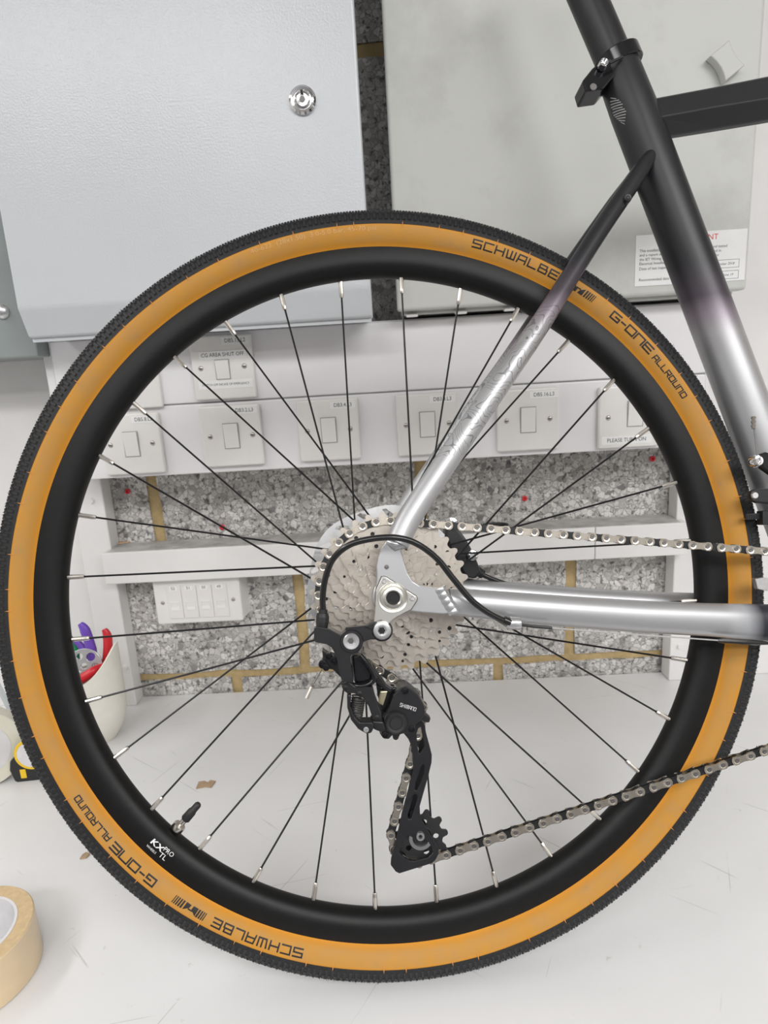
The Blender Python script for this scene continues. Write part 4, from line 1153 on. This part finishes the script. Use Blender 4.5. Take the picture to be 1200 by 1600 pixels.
top0, top1 = rows * n, (rows + 1) * n + rows * n
for i in range(n):
    j = (i + 1) % n; f.append((top0 + i, top0 + j, top1 + j, top1 + i))
pt = pot.add(v, f).make('tool_pot', 'pot_cream', smooth=True, loc=pc)
tag(pt, 'cream plastic pot with a sloping lip holding pliers beside the left post', 'pot')
def tool(name, label, cat, pieces, group=None):
    # pieces: (part name, material, list of room points, radii)
    b0 = pieces[0][2][0]
    t = thing(name, label, cat, b0, group)
    for pn_, mt, pts, rr in pieces:
        P = spline(pts, 6); n_ = len(pts)
        Rr = []
        for i in range(len(P)):
            q = i / 6; k = min(int(q), n_ - 2); g = q - k
            ra = rr[k] if isinstance(rr, list) else rr; rb = rr[k + 1] if isinstance(rr, list) else rr
            Rr.append(tuple(x + (y - x) * g for x, y in zip(ra, rb)) if isinstance(ra, tuple) else ra + (rb - ra) * g)
        MB().tube([Vector(p) - Vector(b0) for p in P], Rr, 12).make(pn_, mt, t, smooth=True)
    return t
def WW(u, v, y): p = W(u, v, y=y); return (p.x, p.y, p.z)
tool('pliers', 'purple handled pliers standing in the cream pot', 'pliers', [
    ('jaw', 'steel_brushed', [(-512, -126, 14), WW(150, 1050, -125), WW(147, 1032, -122)], [4.0, 4.5, 4.5]),
    ('handle', 'handle_purple', [WW(147, 1036, -122), WW(143, 1015, -120), WW(133, 985, -118), WW(125, 974, -118)], [(4, 5), (6, 8), (6, 8), (3, 4)]),
    ('handle', 'handle_purple', [WW(147, 1036, -112), WW(136, 1020, -108), WW(118, 1000, -106)], [(4, 5), (5, 6), (4, 5)])])
tool('pliers', 'red handled pliers standing at the right side of the cream pot', 'pliers', [
    ('jaw', 'steel_brushed', [(-492, -124, 14), WW(160, 1070, -120), WW(163, 1042, -118)], [4.0, 4.5, 4.5]),
    ('handle', 'handle_red', [WW(162, 1046, -118), WW(168, 1020, -116), WW(168, 995, -116), WW(163, 983, -116)], [(4, 5), (6, 7), (6, 7), (3, 4)]),
    ('handle', 'handle_red', [WW(160, 1040, -134), WW(147, 1048, -146), WW(132, 1058, -152), WW(118, 1066, -156)], [(4, 4), (6, 7), (6.5, 7.5), (5, 6)])])
tool('pliers', 'green handled pliers at the back of the cream pot behind the rim', 'pliers', [
    ('jaw', 'steel_brushed', [(-516, -118, 14), WW(128, 1060, -112), WW(121, 1045, -108)], [4, 4.5, 4.5]),
    ('handle', 'handle_green', [WW(119, 1048, -108), WW(116, 1020, -104), WW(108, 995, -102)], [(5, 6), (6, 8), (4, 5)])])
# perforated round spoke wrench
sc_ = Vector(WW(132, 1040, -135))
wr = MB(); R_ = 26
hl = [circ(R_ * .62 * math.cos(a), R_ * .62 * math.sin(a), rr, 12, flip=True) for a, rr in zip([2 * PI * i / 6 for i in range(6)], (5.2, 6.5, 4.6, 5.8, 6.8, 5.0))] + [circ(0, 0, 4.5, 12, flip=True)]
wr.prism(circ(0, 0, R_, 40), -1.6, 1.6, hl)
wo = wr.make('spoke_wrench', 'steel_brushed', loc=sc_, bev=0.4)
wo.rotation_euler = (D2(-14), D2(10), D2(8))
tag(wo, 'round silver spoke wrench with holes sitting in the cream pot', 'wrench')

# packing tape lying flat at the lower left corner
tcx = thing('packing_tape', 'roll of tan packing tape lying flat on the bench by the tyre', 'tape', (-430, -533, 0.5))
MB().lathe([(0, 43), (0, 56.5), (0.8, 57.5), (47, 57.5), (48, 56.5), (48, 43)], seg=72, closed=True, axis='z').make('tape_winding', ['tape_tan'], tcx, smooth=True)
MB().lathe([(48.0, 43.4), (48.25, 43.6), (48.25, 56.3), (48.0, 56.5)], seg=72, closed=True, axis='z').make('tape_edge', 'tape_edge', tcx, smooth=True)
MB().lathe([(-0.2, 40.5), (-0.2, 43), (48.5, 43), (48.5, 40.5)], seg=72, closed=True, axis='z').make('core', 'core_card', tcx, smooth=True)

# clear tape standing on edge at the left edge
tp = W(0, 1222, z=0); cl_c = (-606, -236, 58)
tc2 = thing('clear_tape', 'roll of clear tape with yellow printed core standing at the left edge', 'tape', (cl_c[0], cl_c[1], 0))
MB().lathe([(-12, 40), (-12, 57), (-11, 58), (12, 58), (13, 57), (13, 40)], (0, 58), 64, closed=True).make('tape_winding', 'tape_clear', tc2, smooth=True)
MB().lathe([(-12.5, 24), (-12.5, 40), (13, 40), (13, 24)], (0, 58), 48, closed=True).make('core', 'core_card', tc2, smooth=True)
MB().lathe([(-13.4, 18), (-13.4, 25), (-12, 25), (-12, 18)], (0, 58), 40, closed=True).make('yellow_ring', 'yellow', tc2, smooth=True)
tc2.rotation_euler = (0, 0, D2(28))

# tape measure
tm0 = W(60, 1222, z=0)
tmz = thing('tape_measure', 'black and yellow tape measure lying on the bench behind the tyre', 'tape measure', (-532, -212, 0))
outl = [(-36, 2), (-33, 0), (34, 0), (37, 3), (38, 30), (34, 48), (22, 62), (4, 68), (-10, 66), (-18, 56), (-22, 44), (-37, 34), (-40, 20)]
body = MB().prism(outl, -20, 18).make('case', 'tool_black', tmz, bev=4, seg=3)
MB().lathe([(-21.5, 19.5), (-21.8, 22.5), (-20, 23.5), (-20, 19.5)], (-6, 42), 36, closed=True).make('yellow_ring', 'yellow', tmz, smooth=True)
MB().lathe([(-21.2, 0), (-21.2, 19.5), (-20, 19.6)], (-6, 42), 36).make('face_disc', 'core_card', tmz, smooth=True)
MB().box(-26, -18, -21, -19.5, 6, 20).make('yellow_mark', 'yellow', tmz, bev=0.8)
tmz.rotation_euler = (0, 0, D2(6))

# grey leaning bars and mauve case at the left edge
p0 = Vector((-566, -150, 3)); 
for (u0, v0, u1, v1, mt, lb) in ((-22, 1035, 38, 1150, 'bar_grey', 'pale grey metal strip leaning beside the clear tape at the left edge'), (-30, 1085, 26, 1160, 'steel_brushed', 'thin steel strip leaning in front of the pale grey strip')):
    a = Vector(WW(u0, v0, -120)); c = W(u1, v1, y=-150); c = Vector((c.x, c.y, max(c.z, 3.0)))
    o = MB().tube([Vector((0, 0, 0)), (a - c)], [(1.5, 6), (1.5, 6)], 4, up=(0, 1, 0)).make('metal_strip', mt, loc=c, bev=0.6)
    tag(o, lb, 'metal strip', 'strips leaning at the left edge')
mv = MB().box(-30, 30, -14, 14, 0, 34).make('pencil_case', 'mauve_plastic', loc=(-570, -128, 0.2), bev=5, seg=3)
tag(mv, 'mauve plastic case behind the tape measure at the left edge', 'case')

# scraps
def scrap(u, v, pts, mat, label, z=0.0, nm_='card_scrap', y=None):
    c = W(u, v, z=z)
    mb = MB(); vs = [(x, yy, 0.2) for x, yy in pts] + [(x, yy, 1.6 + 1.2 * ((i * 37) % 5) / 5) for i, (x, yy) in enumerate(pts)]; n = len(pts)
    mb.add(vs, [tuple(range(n)), tuple(range(2 * n - 1, n - 1, -1))] + [(i, (i + 1) % n, (i + 1) % n + n, i + n) for i in range(n)])
    o = mb.make(nm_, mat, loc=(c.x, c.y, z)); tag(o, label, 'scrap'); return o
scrap(322, 1226, [(-11, -9), (0, -6), (9, -8), (12, 5), (4, 7), (2, 3), (-4, 6), (-11, 4)], 'card_brown', 'torn brown card scrap on the bench inside the wheel')
scrap(133, 1338, [(-4, -5), (3, -4), (5, 2), (-1, 5), (-3, 1)], 'card_brown', 'tiny brown scrap on the bench left of the tyre lettering')
p = W(188, 848, z=281.8)
scrap(188, 849, [(-14, -4), (0, -5), (15, 0), (14, 4), (2, 3), (-6, 6), (-13, 3)], 'wood_chip', 'orange wood chip lying at the left end of the rail', 281.8, 'wood_chip')
scrap(345, 1138, [(-1.5, -1.5), (1.5, -1), (1, 2), (-1, 1)], 'tool_black', 'dark speck on the bench behind the spokes', 0, 'grit_speck') if False else None
# red wall plugs
for (u, v, lb) in ((199, 768, 'red wall plug in the block at the far left above the rail'), (347, 824, 'red wall plug in the block above the data outlet'), (820, 779, 'red wall plug in the block right of the seat stay'), (1020, 717, 'red wall plug beside the right side of the rim')):
    c = W(u, v, y=-4)
    o = MB().lathe([(-7, 1.4), (-8, 2.6), (-6.6, 4.6), (-5, 4.0), (6, 3.4), (6, 1.4)], seg=14, closed=True).make('wall_plug', 'plug_red', smooth=True, loc=(c.x, 3, c.z))
    tag(o, lb, 'wall plug', 'red wall plugs in the blockwork')
# black rubber ring on the rail
c = W(770, 816, z=284.5)
rr_ = [(13 * math.cos(a), 9 * math.sin(a), 0) for a in [2 * PI * i / 32 for i in range(33)]]
rb = MB().tube([(20 * math.cos(2 * PI * i / 32), 11 * math.sin(2 * PI * i / 32), 0) for i in range(33)], 2.4, 8, up=(0, 0, 1)).make('rubber_ring', 'resin_black', smooth=True, loc=(c.x, -28, 284.2))
tag(rb, 'black oval rubber ring lying on the rail behind the chain', 'ring')
bpy.context.view_layer.update()
